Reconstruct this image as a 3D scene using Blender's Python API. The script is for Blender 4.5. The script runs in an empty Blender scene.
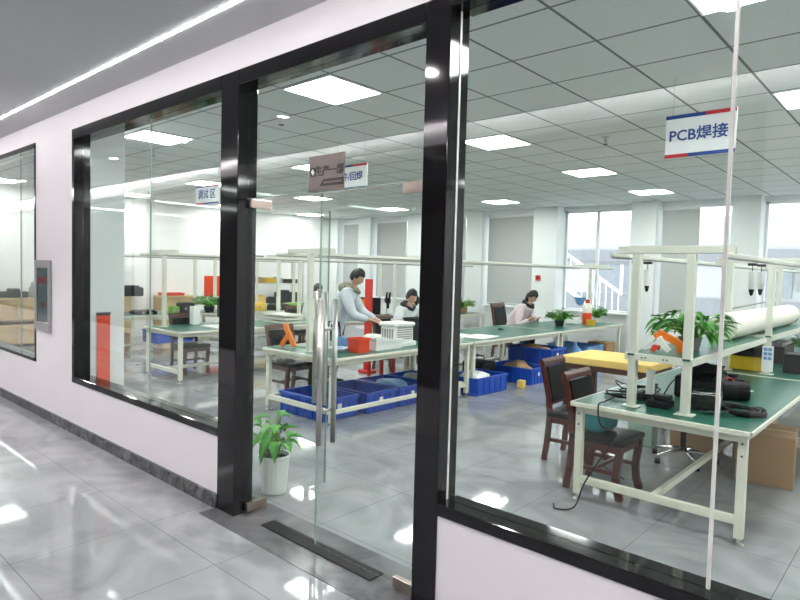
import bpy, bmesh, math, random
from mathutils import Vector, Matrix
random.seed(7)
S = bpy.context.scene
COL = S.collection
PI = math.pi

# ------------------------------------------------------------------ camera
F = 604.0
vx = Vector((672, 47, -F)).normalized()
vy = Vector((545, -15, F)); vy = (vy - vx * vy.dot(vx)).normalized()
vz = vx.cross(vy)
CAM = Vector((0, -2.272, 1.7))
right = Vector((vx[0], vy[0], vz[0])); down = Vector((vx[1], vy[1], vz[1])); fwd = Vector((vx[2], vy[2], vz[2]))
cd = bpy.data.cameras.new('camera'); cam = bpy.data.objects.new('camera', cd); COL.objects.link(cam)
m = Matrix.Identity(4)
for i in range(3):
    m[i][0] = right[i]; m[i][1] = -down[i]; m[i][2] = -fwd[i]; m[i][3] = CAM[i]
cam.matrix_world = m
cd.sensor_width = 36; cd.lens = F / 800 * 36; cd.clip_start = 0.02
S.camera = cam

def at(px, py, z):
    d = right * (px - 400) + down * (py - 300) + fwd * F
    return CAM + d * ((z - CAM.z) / d.z)

# ------------------------------------------------------------------ materials
def mat(name, col, rough=0.5, metal=0.0, emit=None, es=0.0, spec=0.5, trans=0.0, alpha=1.0, noise=0.0, nscale=8.0, sss=0):
    M = bpy.data.materials.new(name); M.use_nodes = True
    nt = M.node_tree; b = nt.nodes['Principled BSDF']
    b.inputs['Base Color'].default_value = (*col, 1); b.inputs['Roughness'].default_value = rough
    b.inputs['Metallic'].default_value = metal; b.inputs['Specular IOR Level'].default_value = spec
    b.inputs['Transmission Weight'].default_value = trans
    b.inputs['Alpha'].default_value = alpha
    if emit: b.inputs['Emission Color'].default_value = (*emit, 1); b.inputs['Emission Strength'].default_value = es
    # every surface carries a little procedural variation
    tc = nt.nodes.new('ShaderNodeTexCoord'); n = nt.nodes.new('ShaderNodeTexNoise')
    n.inputs['Scale'].default_value = nscale; n.inputs['Detail'].default_value = 4
    nt.links.new(tc.outputs['Object'], n.inputs['Vector'])
    if noise > 0:
        r = nt.nodes.new('ShaderNodeValToRGB')
        lo = tuple(max(0, c * (1 - noise)) for c in col); hi = tuple(min(1, c * (1 + noise)) for c in col)
        r.color_ramp.elements[0].color = (*lo, 1); r.color_ramp.elements[1].color = (*hi, 1)
        r.color_ramp.elements[0].position = .3; r.color_ramp.elements[1].position = .7
        nt.links.new(n.outputs['Fac'], r.inputs['Fac']); nt.links.new(r.outputs['Color'], b.inputs['Base Color'])
    return M

def nd(nt, t, **kw):
    n = nt.nodes.new(t)
    for k, v in kw.items(): setattr(n, k, v)
    return n

def grid_fac(nt, px, py, ox, oy, w):
    g = nd(nt, 'ShaderNodeNewGeometry'); s = nd(nt, 'ShaderNodeSeparateXYZ'); nt.links.new(g.outputs['Position'], s.inputs[0])
    outs = []
    for ax, p, o in (('X', px, ox), ('Y', py, oy)):
        a = nd(nt, 'ShaderNodeMath', operation='SUBTRACT'); nt.links.new(s.outputs[ax], a.inputs[0]); a.inputs[1].default_value = o - w / 2
        d = nd(nt, 'ShaderNodeMath', operation='DIVIDE'); nt.links.new(a.outputs[0], d.inputs[0]); d.inputs[1].default_value = p
        f = nd(nt, 'ShaderNodeMath', operation='FRACT'); nt.links.new(d.outputs[0], f.inputs[0])
        l = nd(nt, 'ShaderNodeMath', operation='LESS_THAN'); nt.links.new(f.outputs[0], l.inputs[0]); l.inputs[1].default_value = w / p
        outs.append(l)
    mx = nd(nt, 'ShaderNodeMath', operation='MAXIMUM'); nt.links.new(outs[0].outputs[0], mx.inputs[0]); nt.links.new(outs[1].outputs[0], mx.inputs[1])
    return mx, g

def tiled(name, c1, c2, grout, px, py, ox, oy, w, rough, nscale, spec=0.5, vein=False):
    M = bpy.data.materials.new(name); M.use_nodes = True; nt = M.node_tree; b = nt.nodes['Principled BSDF']
    mx, g = grid_fac(nt, px, py, ox, oy, w)
    n = nd(nt, 'ShaderNodeTexNoise'); n.inputs['Scale'].default_value = nscale; n.inputs['Detail'].default_value = 8
    n.inputs['Distortion'].default_value = 1.6 if vein else 0
    nt.links.new(g.outputs['Position'], n.inputs['Vector'])
    r = nd(nt, 'ShaderNodeValToRGB'); r.color_ramp.elements[0].color = (*c1, 1); r.color_ramp.elements[1].color = (*c2, 1)
    r.color_ramp.elements[0].position = .35; r.color_ramp.elements[1].position = .65
    nt.links.new(n.outputs['Fac'], r.inputs['Fac'])
    mix = nd(nt, 'ShaderNodeMix', data_type='RGBA'); nt.links.new(mx.outputs[0], mix.inputs['Factor'])
    nt.links.new(r.outputs['Color'], mix.inputs['A']); mix.inputs['B'].default_value = (*grout, 1)
    nt.links.new(mix.outputs['Result'], b.inputs['Base Color'])
    b.inputs['Roughness'].default_value = rough; b.inputs['Specular IOR Level'].default_value = spec
    return M

def glass(name, tint=(.93, .965, .95), boost=1.0):
    M = bpy.data.materials.new(name); M.use_nodes = True; nt = M.node_tree; nt.nodes.clear()
    o = nd(nt, 'ShaderNodeOutputMaterial'); t = nd(nt, 'ShaderNodeBsdfTransparent'); t.inputs[0].default_value = (*tint, 1)
    gl = nd(nt, 'ShaderNodeBsdfGlossy'); gl.inputs['Roughness'].default_value = 0.0; gl.inputs[0].default_value = (.95, 1, .98, 1)
    lw = nd(nt, 'ShaderNodeLayerWeight'); lw.inputs['Blend'].default_value = .5
    p = nd(nt, 'ShaderNodeMath', operation='POWER'); nt.links.new(lw.outputs['Facing'], p.inputs[0]); p.inputs[1].default_value = 5
    ma = nd(nt, 'ShaderNodeMath', operation='MULTIPLY_ADD'); nt.links.new(p.outputs[0], ma.inputs[0]); ma.inputs[1].default_value = .95 * boost; ma.inputs[2].default_value = .022 * boost
    mi = nd(nt, 'ShaderNodeMixShader'); nt.links.new(ma.outputs[0], mi.inputs[0]); nt.links.new(t.outputs[0], mi.inputs[1]); nt.links.new(gl.outputs[0], mi.inputs[2])
    nt.links.new(mi.outputs[0], o.inputs[0])
    return M

def wood(name, c1, c2, rough=.35, scale=6):
    M = bpy.data.materials.new(name); M.use_nodes = True; nt = M.node_tree; b = nt.nodes['Principled BSDF']
    tc = nd(nt, 'ShaderNodeTexCoord'); mp = nd(nt, 'ShaderNodeMapping'); mp.inputs['Scale'].default_value = (scale * 3, scale * 3, scale * .5)
    nt.links.new(tc.outputs['Object'], mp.inputs[0])
    n = nd(nt, 'ShaderNodeTexNoise'); n.inputs['Scale'].default_value = 2; n.inputs['Detail'].default_value = 5; n.inputs['Distortion'].default_value = 1
    nt.links.new(mp.outputs[0], n.inputs['Vector'])
    r = nd(nt, 'ShaderNodeValToRGB'); r.color_ramp.elements[0].color = (*c1, 1); r.color_ramp.elements[1].color = (*c2, 1)
    r.color_ramp.elements[0].position = .3; r.color_ramp.elements[1].position = .7
    nt.links.new(n.outputs['Fac'], r.inputs['Fac']); nt.links.new(r.outputs['Color'], b.inputs['Base Color']); b.inputs['Roughness'].default_value = rough
    return M

M = {}
M['floor'] = tiled('grey_marble_floor', (.24, .245, .262), (.35, .357, .372), (.12, .12, .125), .8, .8, -.6, -.45, .004, .05, 1.6, vein=True)
M['ceil'] = tiled('ceiling_tiles', (.68, .705, .695), (.72, .745, .735), (.16, .17, .17), .62, .62, -1.11, .845, .02, .8, 30)
M['cceil'] = mat('corridor_ceiling_paint', (.62, .62, .635), .7, noise=.02, nscale=1)
M['pink'] = mat('warm_white_paint', (.85, .80, .82), .6, noise=.01, nscale=2)
M['white'] = mat('white_paint', (.86, .86, .85), .6, noise=.01, nscale=2)
M['column'] = mat('column_paint', (.80, .82, .82), .6, noise=.01, nscale=2)
M['black'] = mat('black_gloss_steel', (.008, .007, .008), .07, .0, spec=.4, noise=.1)
M['base'] = tiled('dark_marble', (.018, .018, .02), (.13, .13, .14), (.1, .1, .1), 1.6, 5, 0, 0, .003, .15, 6, vein=True)
M['sillst'] = tiled('grey_marble_strip', (.10, .10, .106), (.16, .16, .168), (.1, .1, .1), 1.2, 5, 0, .4, .003, .15, 4, vein=True)
M['glass'] = glass('clear_glass')
M['wglass'] = glass('window_glass', (.95, .97, .97))
M['edge'] = mat('glass_edge', (.30, .38, .35), .15, noise=.05)
M['seal'] = mat('cream_sealant', (.72, .71, .66), .3, noise=.03)
M['steel'] = mat('brushed_steel', (.55, .53, .50), .3, 1.0, noise=.05)
M['brass'] = mat('bronze_steel', (.45, .38, .33), .3, 1.0, noise=.05)
M['plate'] = mat('brown_grey_metal_plate', (.17, .14, .125), .4, .3, noise=.06)
M['chrome'] = mat('chrome', (.75, .75, .75), .15, 1.0)
M['panel'] = mat('light_diffuser', (1, 1, 1), .5, emit=(1, 1, .985), es=11.5)
M['led'] = mat('led_strip', (1, 1, 1), .5, emit=(1, 1, 1), es=11)
M['cove'] = mat('cove_light', (1, 1, 1), .5, emit=(1, 1, 1), es=45)
M['down'] = mat('downlight_lens', (1, 1, 1), .5, emit=(1, .95, .95), es=125)
M['tube'] = mat('tube_light', (1, 1, 1), .5, emit=(.97, 1, .98), es=4)
M['cream'] = mat('cream_powder_coat', (.74, .73, .61), .4, noise=.02)
M['creamw'] = mat('pale_powder_coat', (.68, .69, .60), .4, noise=.02)
M['green'] = mat('green_bench_mat', (.014, .115, .08), .3, noise=.08, nscale=5)
M['redwood'] = wood('red_brown_wood', (.05, .009, .005), (.125, .021, .011), .35)
M['darkwood'] = wood('dark_wood', (.06, .025, .015), (.12, .05, .03), .4)
M['tan'] = wood('pale_oak_board', (.62, .44, .22), (.72, .54, .30), .5, 2)
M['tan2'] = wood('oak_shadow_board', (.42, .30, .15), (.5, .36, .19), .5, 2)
M['leather'] = mat('black_leather', (.005, .005, .006), .4, spec=.2, noise=.2)
M['blackp'] = mat('black_plastic', (.008, .008, .009), .5, spec=.25, noise=.1)
M['dgrey'] = mat('dark_grey_plastic', (.03, .03, .034), .55, spec=.3, noise=.1)
M['mgrey'] = mat('mid_grey_plastic', (.3, .3, .3), .5, noise=.05)
M['wplas'] = mat('white_plastic', (.85, .85, .83), .35, noise=.02)
M['blue'] = mat('blue_crate_plastic', (.008, .075, .50), .35, noise=.08)
M['blue2'] = mat('light_blue_plastic', (.16, .35, .68), .35, noise=.05)
M['teal'] = mat('teal_cloth', (.008, .22, .23), .8, noise=.2)
M['red'] = mat('red_paint', (.62, .035, .02), .4, noise=.04)
M['orange'] = mat('orange_plastic', (.95, .22, .015), .4, noise=.05)
M['vermil'] = mat('vermilion_plastic', (.75, .06, .015), .4, noise=.05)
M['yellow'] = mat('yellow_plastic', (.78, .50, .03), .5, noise=.05)
M['foam'] = mat('yellow_foam', (.82, .57, .18), .8, noise=.04)
M['card'] = mat('cardboard', (.42, .25, .12), .8, noise=.06, nscale=3)
M['paper'] = mat('white_paper', (.82, .82, .80), .8, noise=.03)
M['roll'] = mat('cream_foam_wrap', (.82, .80, .70), .6, noise=.03)
M['leaf'] = mat('leaf_green', (.06, .29, .025), .45, noise=.45, nscale=5)
M['leafl'] = mat('leaf_light_green', (.16, .34, .03), .4, noise=.3, nscale=5)
M['soil'] = mat('dark_soil', (.04, .025, .018), .9, noise=.3)
M['sblue'] = mat('sign_blue', (.015, .06, .28), .5, noise=.03)
M['sred'] = mat('sign_red', (.55, .02, .03), .5, noise=.03)
M['sboard'] = mat('sign_board', (.86, .87, .88), .4, noise=.01)
M['dred'] = mat('dull_red_print', (.25, .02, .03), .5, noise=.03)
M['ink'] = mat('dark_ink', (.03, .025, .025), .4)
M['blind'] = mat('grey_blind_fabric', (.50, .51, .50), .8, noise=.03, nscale=20)
M['frame'] = mat('white_window_frame', (.82, .82, .84), .4, noise=.01)
M['facade'] = mat('pale_facade', (.50, .50, .52), .8, noise=.03, nscale=1)
M['band'] = mat('grey_facade_band', (.28, .28, .31), .8, noise=.05)
M['pane'] = mat('facade_window_pane', (.30, .32, .36), .15, noise=.1)
M['skin'] = mat('skin', (.60, .36, .26), .5, noise=.04)
M['hair'] = mat('black_hair', (.010, .009, .010), .5, noise=.2, nscale=40)
M['jacket'] = mat('pale_grey_blue_coat', (.60, .64, .70), .8, noise=.06, nscale=12)
M['hood'] = mat('khaki_fleece_hood', (.27, .26, .19), .9, noise=.15)
M['pinkcoat'] = mat('pink_white_coat', (.72, .58, .62), .8, noise=.06)
M['whitecoat'] = mat('white_work_coat', (.74, .77, .78), .8, noise=.05)
M['darkcloth'] = mat('dark_cloth', (.018, .018, .024), .85, noise=.15)
M['screen'] = mat('dark_teal_glass', (.03, .075, .075), .12, noise=.3, nscale=5)
M['acrylic'] = glass('clear_acrylic', (.88, .9, .9), 1.3)
M['palegreen'] = mat('pale_green_plastic', (.40, .60, .50), .4, noise=.05)

# ------------------------------------------------------------------ mesh helpers
class MB:
    def __init__(s): s.bm = bmesh.new(); s.smooth = False
    def box(s, x0, x1, y0, y1, z0, z1, bev=0.0, rot=None, seg=1):
        t = bmesh.new(); bmesh.ops.create_cube(t, size=1)
        for v in t.verts: v.co = Vector((x0 + (v.co.x + .5) * (x1 - x0), y0 + (v.co.y + .5) * (y1 - y0), z0 + (v.co.z + .5) * (z1 - z0)))
        if bev > 0: bmesh.ops.bevel(t, geom=t.edges[:], offset=bev, segments=seg, affect='EDGES', profile=.5)
        if rot is not None:
            c = Vector(((x0 + x1) / 2, (y0 + y1) / 2, (z0 + z1) / 2))
            bmesh.ops.transform(t, matrix=Matrix.Translation(c) @ rot.to_4x4() @ Matrix.Translation(-c), verts=t.verts)
        s._add(t); return s
    def _add(s, t):
        me = bpy.data.meshes.new('t'); t.to_mesh(me); t.free(); s.bm.from_mesh(me); bpy.data.meshes.remove(me)
    def tube(s, pts, r, n=8, cap=True):
        pts = [Vector(p) for p in pts]; rings = []
        for i, p in enumerate(pts):
            d = (pts[min(i + 1, len(pts) - 1)] - pts[max(i - 1, 0)]).normalized()
            a = d.orthogonal().normalized() if i == 0 else (ax - d * ax.dot(d)).normalized()
            ax = a; b = d.cross(a)
            rr = r[i] if isinstance(r, (list, tuple)) else r
            rings.append([s.bm.verts.new(p + (a * math.cos(2 * PI * k / n) + b * math.sin(2 * PI * k / n)) * rr) for k in range(n)])
        for q, w in zip(rings, rings[1:]):
            for k in range(n): s.bm.faces.new((q[k], q[(k + 1) % n], w[(k + 1) % n], w[k]))
        if cap: s.bm.faces.new(rings[0][::-1]); s.bm.faces.new(rings[-1])
        return s
    def lathe(s, prof, n=20, c=(0, 0, 0), cap=True):
        rings = [[s.bm.verts.new((c[0] + r * math.cos(2 * PI * k / n), c[1] + r * math.sin(2 * PI * k / n), c[2] + z)) for k in range(n)] for r, z in prof]
        for q, w in zip(rings, rings[1:]):
            for k in range(n): s.bm.faces.new((q[k], q[(k + 1) % n], w[(k + 1) % n], w[k]))
        if cap: s.bm.faces.new(rings[0][::-1]); s.bm.faces.new(rings[-1])
        return s
    def prism(s, outline, a0, a1, axis='y'):
        def mk(u, v, a): return {'y': (u, a, v), 'x': (a, u, v), 'z': (u, v, a)}[axis]
        A = [s.bm.verts.new(mk(u, v, a0)) for u, v in outline]; B = [s.bm.verts.new(mk(u, v, a1)) for u, v in outline]
        n = len(A); s.bm.faces.new(A[::-1]); s.bm.faces.new(B)
        for k in range(n): s.bm.faces.new((A[k], A[(k + 1) % n], B[(k + 1) % n], B[k]))
        return s
    def strip(s, path, w0, w1, th, axis='y'):
        """a bent board: path of (u,v) centre line, thickness th, from w0 to w1 across"""
        L, R = [], []
        for i, p in enumerate(path):
            p = Vector(p); d = (Vector(path[min(i + 1, len(path) - 1)]) - Vector(path[max(i - 1, 0)])).normalized(); nn = Vector((-d.y, d.x))
            L.append(p + nn * th / 2); R.append(p - nn * th / 2)
        return s.prism([tuple(v) for v in L] + [tuple(v) for v in R[::-1]], w0, w1, axis)
    def blob(s, c, rx, ry, rz, sub=2, jit=0.0):
        t = bmesh.new(); bmesh.ops.create_icosphere(t, subdivisions=sub, radius=1)
        for v in t.verts:
            k = 1 + random.uniform(-jit, jit); v.co = Vector((c[0] + v.co.x * rx * k, c[1] + v.co.y * ry * k, c[2] + v.co.z * rz * k))
        s._add(t); s.smooth = True; return s
    def build(s, name, material, parent=None, smooth=None):
        bmesh.ops.recalc_face_normals(s.bm, faces=s.bm.faces)
        me = bpy.data.meshes.new(name); s.bm.to_mesh(me); s.bm.free(); me.materials.append(material)
        if smooth or (smooth is None and s.smooth):
            for p in me.polygons: p.use_smooth = True
        o = bpy.data.objects.new(name, me); COL.objects.link(o)
        if parent: o.parent = parent
        return o

def B(*a, **k): return MB().box(*a, **k)

def thing(name, label, cat, loc=(0, 0, 0), rz=0.0, group=None):
    o = bpy.data.objects.new(name, None); COL.objects.link(o); o.empty_display_size = .1
    o.location = loc; o.rotation_euler = (0, 0, rz); tag(o, label, cat, group); return o
def tag(o, label, cat, group=None):
    o['label'] = label; o['category'] = cat
    if group: o['group'] = group
    return o
def setting(o): o['kind'] = 'structure'; return o
def dup(root, loc, rz, label, group=None):
    def cp(o, par):
        c = o.copy(); COL.objects.link(c)
        if par: c.parent = par
        for ch in list(o.children): cp(ch, c)
        return c
    r = cp(root, None); r.location = loc; r.rotation_euler = (0, 0, rz); r['label'] = label
    if group: r['group'] = group
    return r

def text(body, size, material, parent, name, loc, rot=(PI / 2, 0, 0), bold=0.0, align='CENTER', sx=1.0):
    cu = bpy.data.curves.new('t', 'FONT'); cu.body = body; cu.size = size; cu.align_x = align; cu.align_y = 'CENTER'
    cu.extrude = .0012; cu.offset = bold; cu.resolution_u = 3
    to = bpy.data.objects.new('t', cu); COL.objects.link(to)
    dg = bpy.context.evaluated_depsgraph_get(); dg.update()
    me = bpy.data.meshes.new_from_object(to.evaluated_get(dg)); bpy.data.objects.remove(to); bpy.data.curves.remove(cu)
    me.materials.clear(); me.materials.append(material)
    o = bpy.data.objects.new(name, me); COL.objects.link(o); o.parent = parent; o.location = loc; o.rotation_euler = rot; o.scale = (sx, 1, 1)
    return o

# ------------------------------------------------------------------ the setting
H = 3.2; XL = -13.95; XR = 3.2; YB = 10.2; YO = -2.55; T = .14
setting(B(-22, XR + .2, YO - 5.2, YB + .3, -.1, 0).build('floor', M['floor']))
setting(B(XL - .2, XR + .2, .07, YB + .3, H, H + .1).build('ceiling', M['ceil']))
setting(B(-22, XR + .2, YO - 5.2, .07, H, H + .1).build('ceiling_corridor', M['cceil']))
# partition wall: piers, sills, header
P = MB()
P.box(-22, XR, 0, T, 2.99, H)                       # header
P.box(-22, -10.8, 0, T, 0, 2.99)                    # left of window 1
P.box(-10.8, -7.45, 0, T, 0, .585)
P.box(-7.45, -6.384, 0, T, 0, 2.99)                 # pier
P.box(-6.384, -3.71, 0, T, 0, .51)
P.box(-1.76, 2.2, 0, T, 0, .525)
P.box(2.2, XR, 0, T, 0, 2.99)
setting(P.build('wall_front', M['pink']))
w = MB(); w.box(-22, -3.71, -.02, 0, 0, .1); w.box(-1.76, XR, -.02, 0, 0, .1)
setting(w.build('baseboard_front', M['base']))
setting(B(-3.72, -1.75, -.14, .3, 0, .004).build('trim_1', M['sillst']))                 # threshold strip
setting(B(XL - .2, XL, 0, YB, 0, H).build('wall_left', M['white']))
setting(B(XR, XR + .2, YO - 5.2, YB, 0, H).build('wall_right', M['white']))
setting(B(-7.44, -6.32, T, .475, 0, H).build('trim_2', M['column']))                  # column behind the pier
# back wall with window openings between columns
cols = [(-13.95, -13.5), (-12.62, -12.12), (-10.73, -9.95), (-8.80, -8.33), (-6.95, -6.36), (-4.74, -4.25), (-2.92, -2.46), (-.95, -.45), (1.0, 1.5), (2.75, 3.2)]
w = MB()
for a, b in cols: w.box(a, b, 9.9, YB + .2, 0, H)
for (a0, a1), (b0, b1) in zip(cols, cols[1:]):
    w.box(a1, b0, YB, YB + .2, 0, .92); w.box(a1, b0, YB, YB + .2, 3.12, H)
setting(w.build('wall_back', M['column']))
for i, ((a0, a1), (b0, b1)) in enumerate(zip(cols, cols[1:])):
    x0, x1 = a1, b0; y = YB + .08; xm = x0 + (x1 - x0) * .47; fw = .05
    fr = MB()
    fr.box(x0, x0 + fw, y, y + .06, .92, 3.12); fr.box(x1 - fw, x1, y, y + .06, .92, 3.12); fr.box(xm - .03, xm + .03, y, y + .06, .92, 3.12)
    fr.box(x0, x1, y, y + .06, .92, .97); fr.box(x0, x1, y, y + .06, 3.07, 3.12)
    f = setting(fr.build('window_%d' % (5 + i), M['frame']))
    B(x0 + fw, x1 - fw, y + .025, y + .033, .97, 3.07).build('window_pane', M['wglass'], f)
    B(x0 - .0, x1 + .0, YB - .1, YB + .08, .90, .93).build('window_sill', M['white'], f)
# opposite side of the corridor: a second glazed partition and the room behind it
w = MB(); w.box(-22, XR, YO - .12, YO, 2.97, H); w.box(-22, XR, YO - .12, YO, 0, .5)
for x in (-22, -16, -11, -6, -1): w.box(x, x + .5, YO - .12, YO, .5, 2.97)
setting(w.build('wall_opposite', M['pink']))
setting(B(-22, XR, YO - 5.2, YO - 5, 0, H).build('wall_opposite_back', M['band']))
setting(B(-22.2, -22, YO - 5.2, .2, 0, H).build('wall_corridor_end', M['pink']))
for i, (x0, x1) in enumerate(((-21.5, -16), (-15.5, -11), (-10.5, -6), (-5.5, -1), (-.5, XR))):
    fr = MB()
    for z0, z1 in ((.5, .58), (2.89, 2.97)): fr.box(x0, x1, YO - .1, YO + .01, z0, z1)
    fr.box(x0, x0 + .08, YO - .1, YO + .01, .58, 2.89); fr.box(x1 - .08, x1, YO - .1, YO + .01, .58, 2.89)
    f = setting(fr.build('window_%d' % (20 + i), M['black']))
    B(x0 + .08, x1 - .08, YO - .06, YO - .05, .58, 2.89).build('window_pane', M['glass'], f)

# ------------------------------------------------------------------ glazed partition: frames, posts, panes, door
YG = .07
def framed(name, x0, x1, z0, z1, fw, zt, seams, jl=True, jr=True, sw=.003, sm='edge'):
    fr = MB()
    fr.box(x0, x1, -.012, T + .012, z0, z0 + fw, .004); fr.box(x0, x1, -.012, T + .012, z1 - zt, z1, .004)
    if jl: fr.box(x0, x0 + fw, -.012, T + .012, z0 + fw, z1 - zt, .004)
    if jr: fr.box(x1 - fw, x1, -.012, T + .012, z0 + fw, z1 - zt, .004)
    f = setting(fr.build(name, M['black']))
    xs = [x0 + (fw if jl else 0)] + seams + [x1 - (fw if jr else 0)]
    for a, b in zip(xs, xs[1:]):
        B(a + .002, b - .002, YG - .005, YG + .005, z0 + fw, z1 - zt).build('window_pane', M['glass'], f)
    # sealant beads at the pane joints and edges
    s = MB()
    for a in xs[1:-1]: s.box(a - sw, a + sw, YG - .0052 - sw * .3, YG + .0052 + sw * .3, z0 + fw, z1 - zt)
    if not jl: s.box(xs[0], xs[0] + .003, YG - .006, YG + .006, z0 + fw, z1 - zt)
    s.build('sealant', M[sm], f)
    return f
def thin_framed():
    x0, x1, z0, z1 = -10.8, -7.45, .585, 2.97
    fr = MB(); k = .035
    fr.box(x0, x1, -.008, T, z0, z0 + k); fr.box(x0, x1, -.008, T, z1 - k, z1 + .02); fr.box(x0, x0 + k, -.008, T, z0, z1); fr.box(x1 - k, x1, -.008, T, z0, z1)
    f = setting(fr.build('window_1', M['black']))
    B(x0 + k, -8.2, YG - .005, YG + .005, z0 + k, z1 - k).build('window_pane', M['glass'], f)
    B(-8.19, x1 - k, YG - .005, YG + .005, z0 + k, z1 - k).build('window_pane', M['glass'], f)
    B(-8.2, -8.19, YG - .007, YG + .007, z0 + k, z1 - k).build('sealant', M['edge'], f)
thin_framed()
framed('window_2', -6.384, -3.71, .51, 2.99, .06, .1, [-4.895], True, False)
framed('window_3', -1.76, 2.2, .525, 2.99, .06, .06, [-.575], False, True, .006, 'seal')
setting(B(-3.71, -3.50, -.012, T, 0, 2.99, .004).build('trim_4', M['black']))
setting(B(-1.908, -1.76, -.012, T, 0, 2.99, .004).build('trim_5', M['black']))
# door head, jambs and transom
fr = MB(); fr.box(-3.5, -1.908, -.012, T, 2.89, 2.99, .004)
f = setting(fr.build('window_4', M['black']))
B(-3.498, -1.91, YG - .005, YG + .005, 2.155, 2.89).build('window_pane', M['glass'], f)
B(-3.498, -1.91, YG - .006, YG + .006, 2.150, 2.156).build('sealant', M['edge'], f)

def door_leaf(name, w, side):
    """leaf along +x from the hinge at the origin; side -1 mirrors"""
    d = bpy.data.objects.new(name, None); COL.objects.link(d); d['kind'] = 'structure'
    s = side
    def bx(x0, x1, *r, **k): a, b = sorted((s * x0, s * x1)); return B(a, b, *r, **k)
    bx(.02, w, -.006, .006, .03, 2.135).build('glass_leaf', M['glass'], d)
    bx(w, w + .004, -.006, .006, .03, 2.135).build('glass_edge', M['edge'], d)
    bx(.0, .17, -.016, .016, .012, .075, bev=.003).build('patch_fitting', M['brass'], d)
    bx(.0, .17, -.016, .016, 2.09, 2.148, bev=.003).build('patch_fitting', M['brass'], d)
    hx = s * (w - .075)
    for yy in (-.055, .055):
        h = MB().tube([(hx, yy, .66), (hx, yy, 1.52)], .0165, 14).build('door_handle', M['steel'], d, True)
    c = MB(); c.tube([(hx, -.055, .86), (hx, .055, .86)], .009, 10); c.tube([(hx, -.055, 1.34), (hx, .055, 1.34)], .009, 10)
    c.build('handle_standoff', M['steel'], d, True)
    return d
DL = door_leaf('door_1', .735, 1); DL.location = (-3.475, YG, .006)
# left leaf swung into the room
DL.rotation_euler = (0, 0, math.radians(92.5))
DR = door_leaf('door_2', .815, -1); DR.location = (-1.925, YG, .006)
m1 = B(-3.25, -2.24, .035, .145, .004, .012, .002).build('door_mat', M['blackp']); tag(m1, 'long black mat strip lying on the threshold under the glass door', 'mat')

# the plate on the transom
t = thing('door_sign', 'small bronze metal name plate fixed to the glass above the door', 'sign', (-2.694, YG - .012, 2.265))
B(-.153, .153, -.004, .004, -.108, .095).build('plate', M['plate'], t)
text('生产一部', .062, M['ink'], t, 'lettering', (.03, -.0055, .0), bold=.0012)
lg = MB(); lg.box(-.137, -.092, -.0065, -.004, -.025, .028)
lg.build('logo', M['ink'], t)
lw = MB(); lw.prism([(-.130, .005), (-.115, .02), (-.098, -.002), (-.112, -.018)], -.008, -.0065); lw.build('logo_mark', M['paper'], t)
bb = MB(); bb.prism([(-.05, -.085), (-.02, -.045), (.153, -.045), (.153, -.085)], -.0062, -.004); bb.build('lower_band', M['ink'], t)
B(-.015, .14, -.0075, -.006, -.071, -.060).build('band_stripe', M['plate'], t)

# wall cabinet with glass front
t = thing('wall_cabinet', 'grey framed glass fronted fire hose cabinet set in the corridor wall', 'cabinet', (-7.19, 0, .957))
fr = MB(); fr.box(-.225, .225, -.03, 0, 0, .09, .004); fr.box(-.225, .225, -.03, 0, .67, .755, .004); fr.box(-.225, -.18, -.03, 0, .09, .67, .004); fr.box(.18, .225, -.03, 0, .09, .67, .004)
fr.build('cabinet_frame', M['mgrey'], t)
B(-.18, .18, -.018, -.004, .09, .67).build('glass_front', M['screen'], t)
text('消火栓', .085, M['dred'], t, 'lettering', (0, -.0195, .535), bold=.002)
text('火警', .06, M['dred'], t, 'lettering', (0, -.0195, .27), bold=.001)

# ------------------------------------------------------------------ lamps
def panel_light():
    t = thing('ceiling_panel_light', '', 'ceiling light')
    fr = MB(); k = .3
    fr.box(-k, k, -k, -k + .015, -.012, 0); fr.box(-k, k, k - .015, k, -.012, 0); fr.box(-k, -k + .015, -k, k, -.012, 0); fr.box(k - .015, k, -k, k, -.012, 0)
    fr.build('light_frame', M['wplas'], t)
    B(-k + .015, k - .015, -k + .015, k - .015, -.008, 0).build('diffuser', M['panel'], t)
    return t
rows = {-.80: 'above the right hand workbench row', -3.90: 'above the aisle behind the door', -7.00: 'between the middle and left workbench rows',
        -10.10: 'left of the third workbench row', -13.20: 'beside the left wall', 2.30: 'added out of view at the right end of the room'}  # right end row is unseen, added to light the room and its reflections
nth = ['nearest the glass', 'second from the glass', 'third from the glass', 'nearest the far windows']
pl = None
for X, rn in rows.items():
    for j in range(4):
        lab = 'square white ceiling panel light %s, %s' % (rn, nth[j]); loc = (X, 1.155 + 2.48 * j, H)
        if pl is None:
            pl = panel_light(); pl.location = loc; pl['label'] = lab; pl['group'] = 'ceiling panel lights in the workshop'
        else: dup(pl, loc, 0, lab)
o = B(-22, XR, -.326, -.312, H - .006, H, 0).build('led_strip', M['led']); tag(o, 'thin white glowing light line along the corridor ceiling', 'light strip')
setting(B(-22, XR, YO + .10, YO + .12, H - .04, H).build('trim_6', M['cceil']))  # unseen lip, added to keep the cove strip out of the glass reflection
o = B(-22, XR, YO + .04, YO + .06, H - .006, H).build('led_strip', M['cove']); tag(o, 'hidden cove light line along the opposite corridor wall', 'light strip')
dl = None
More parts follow.
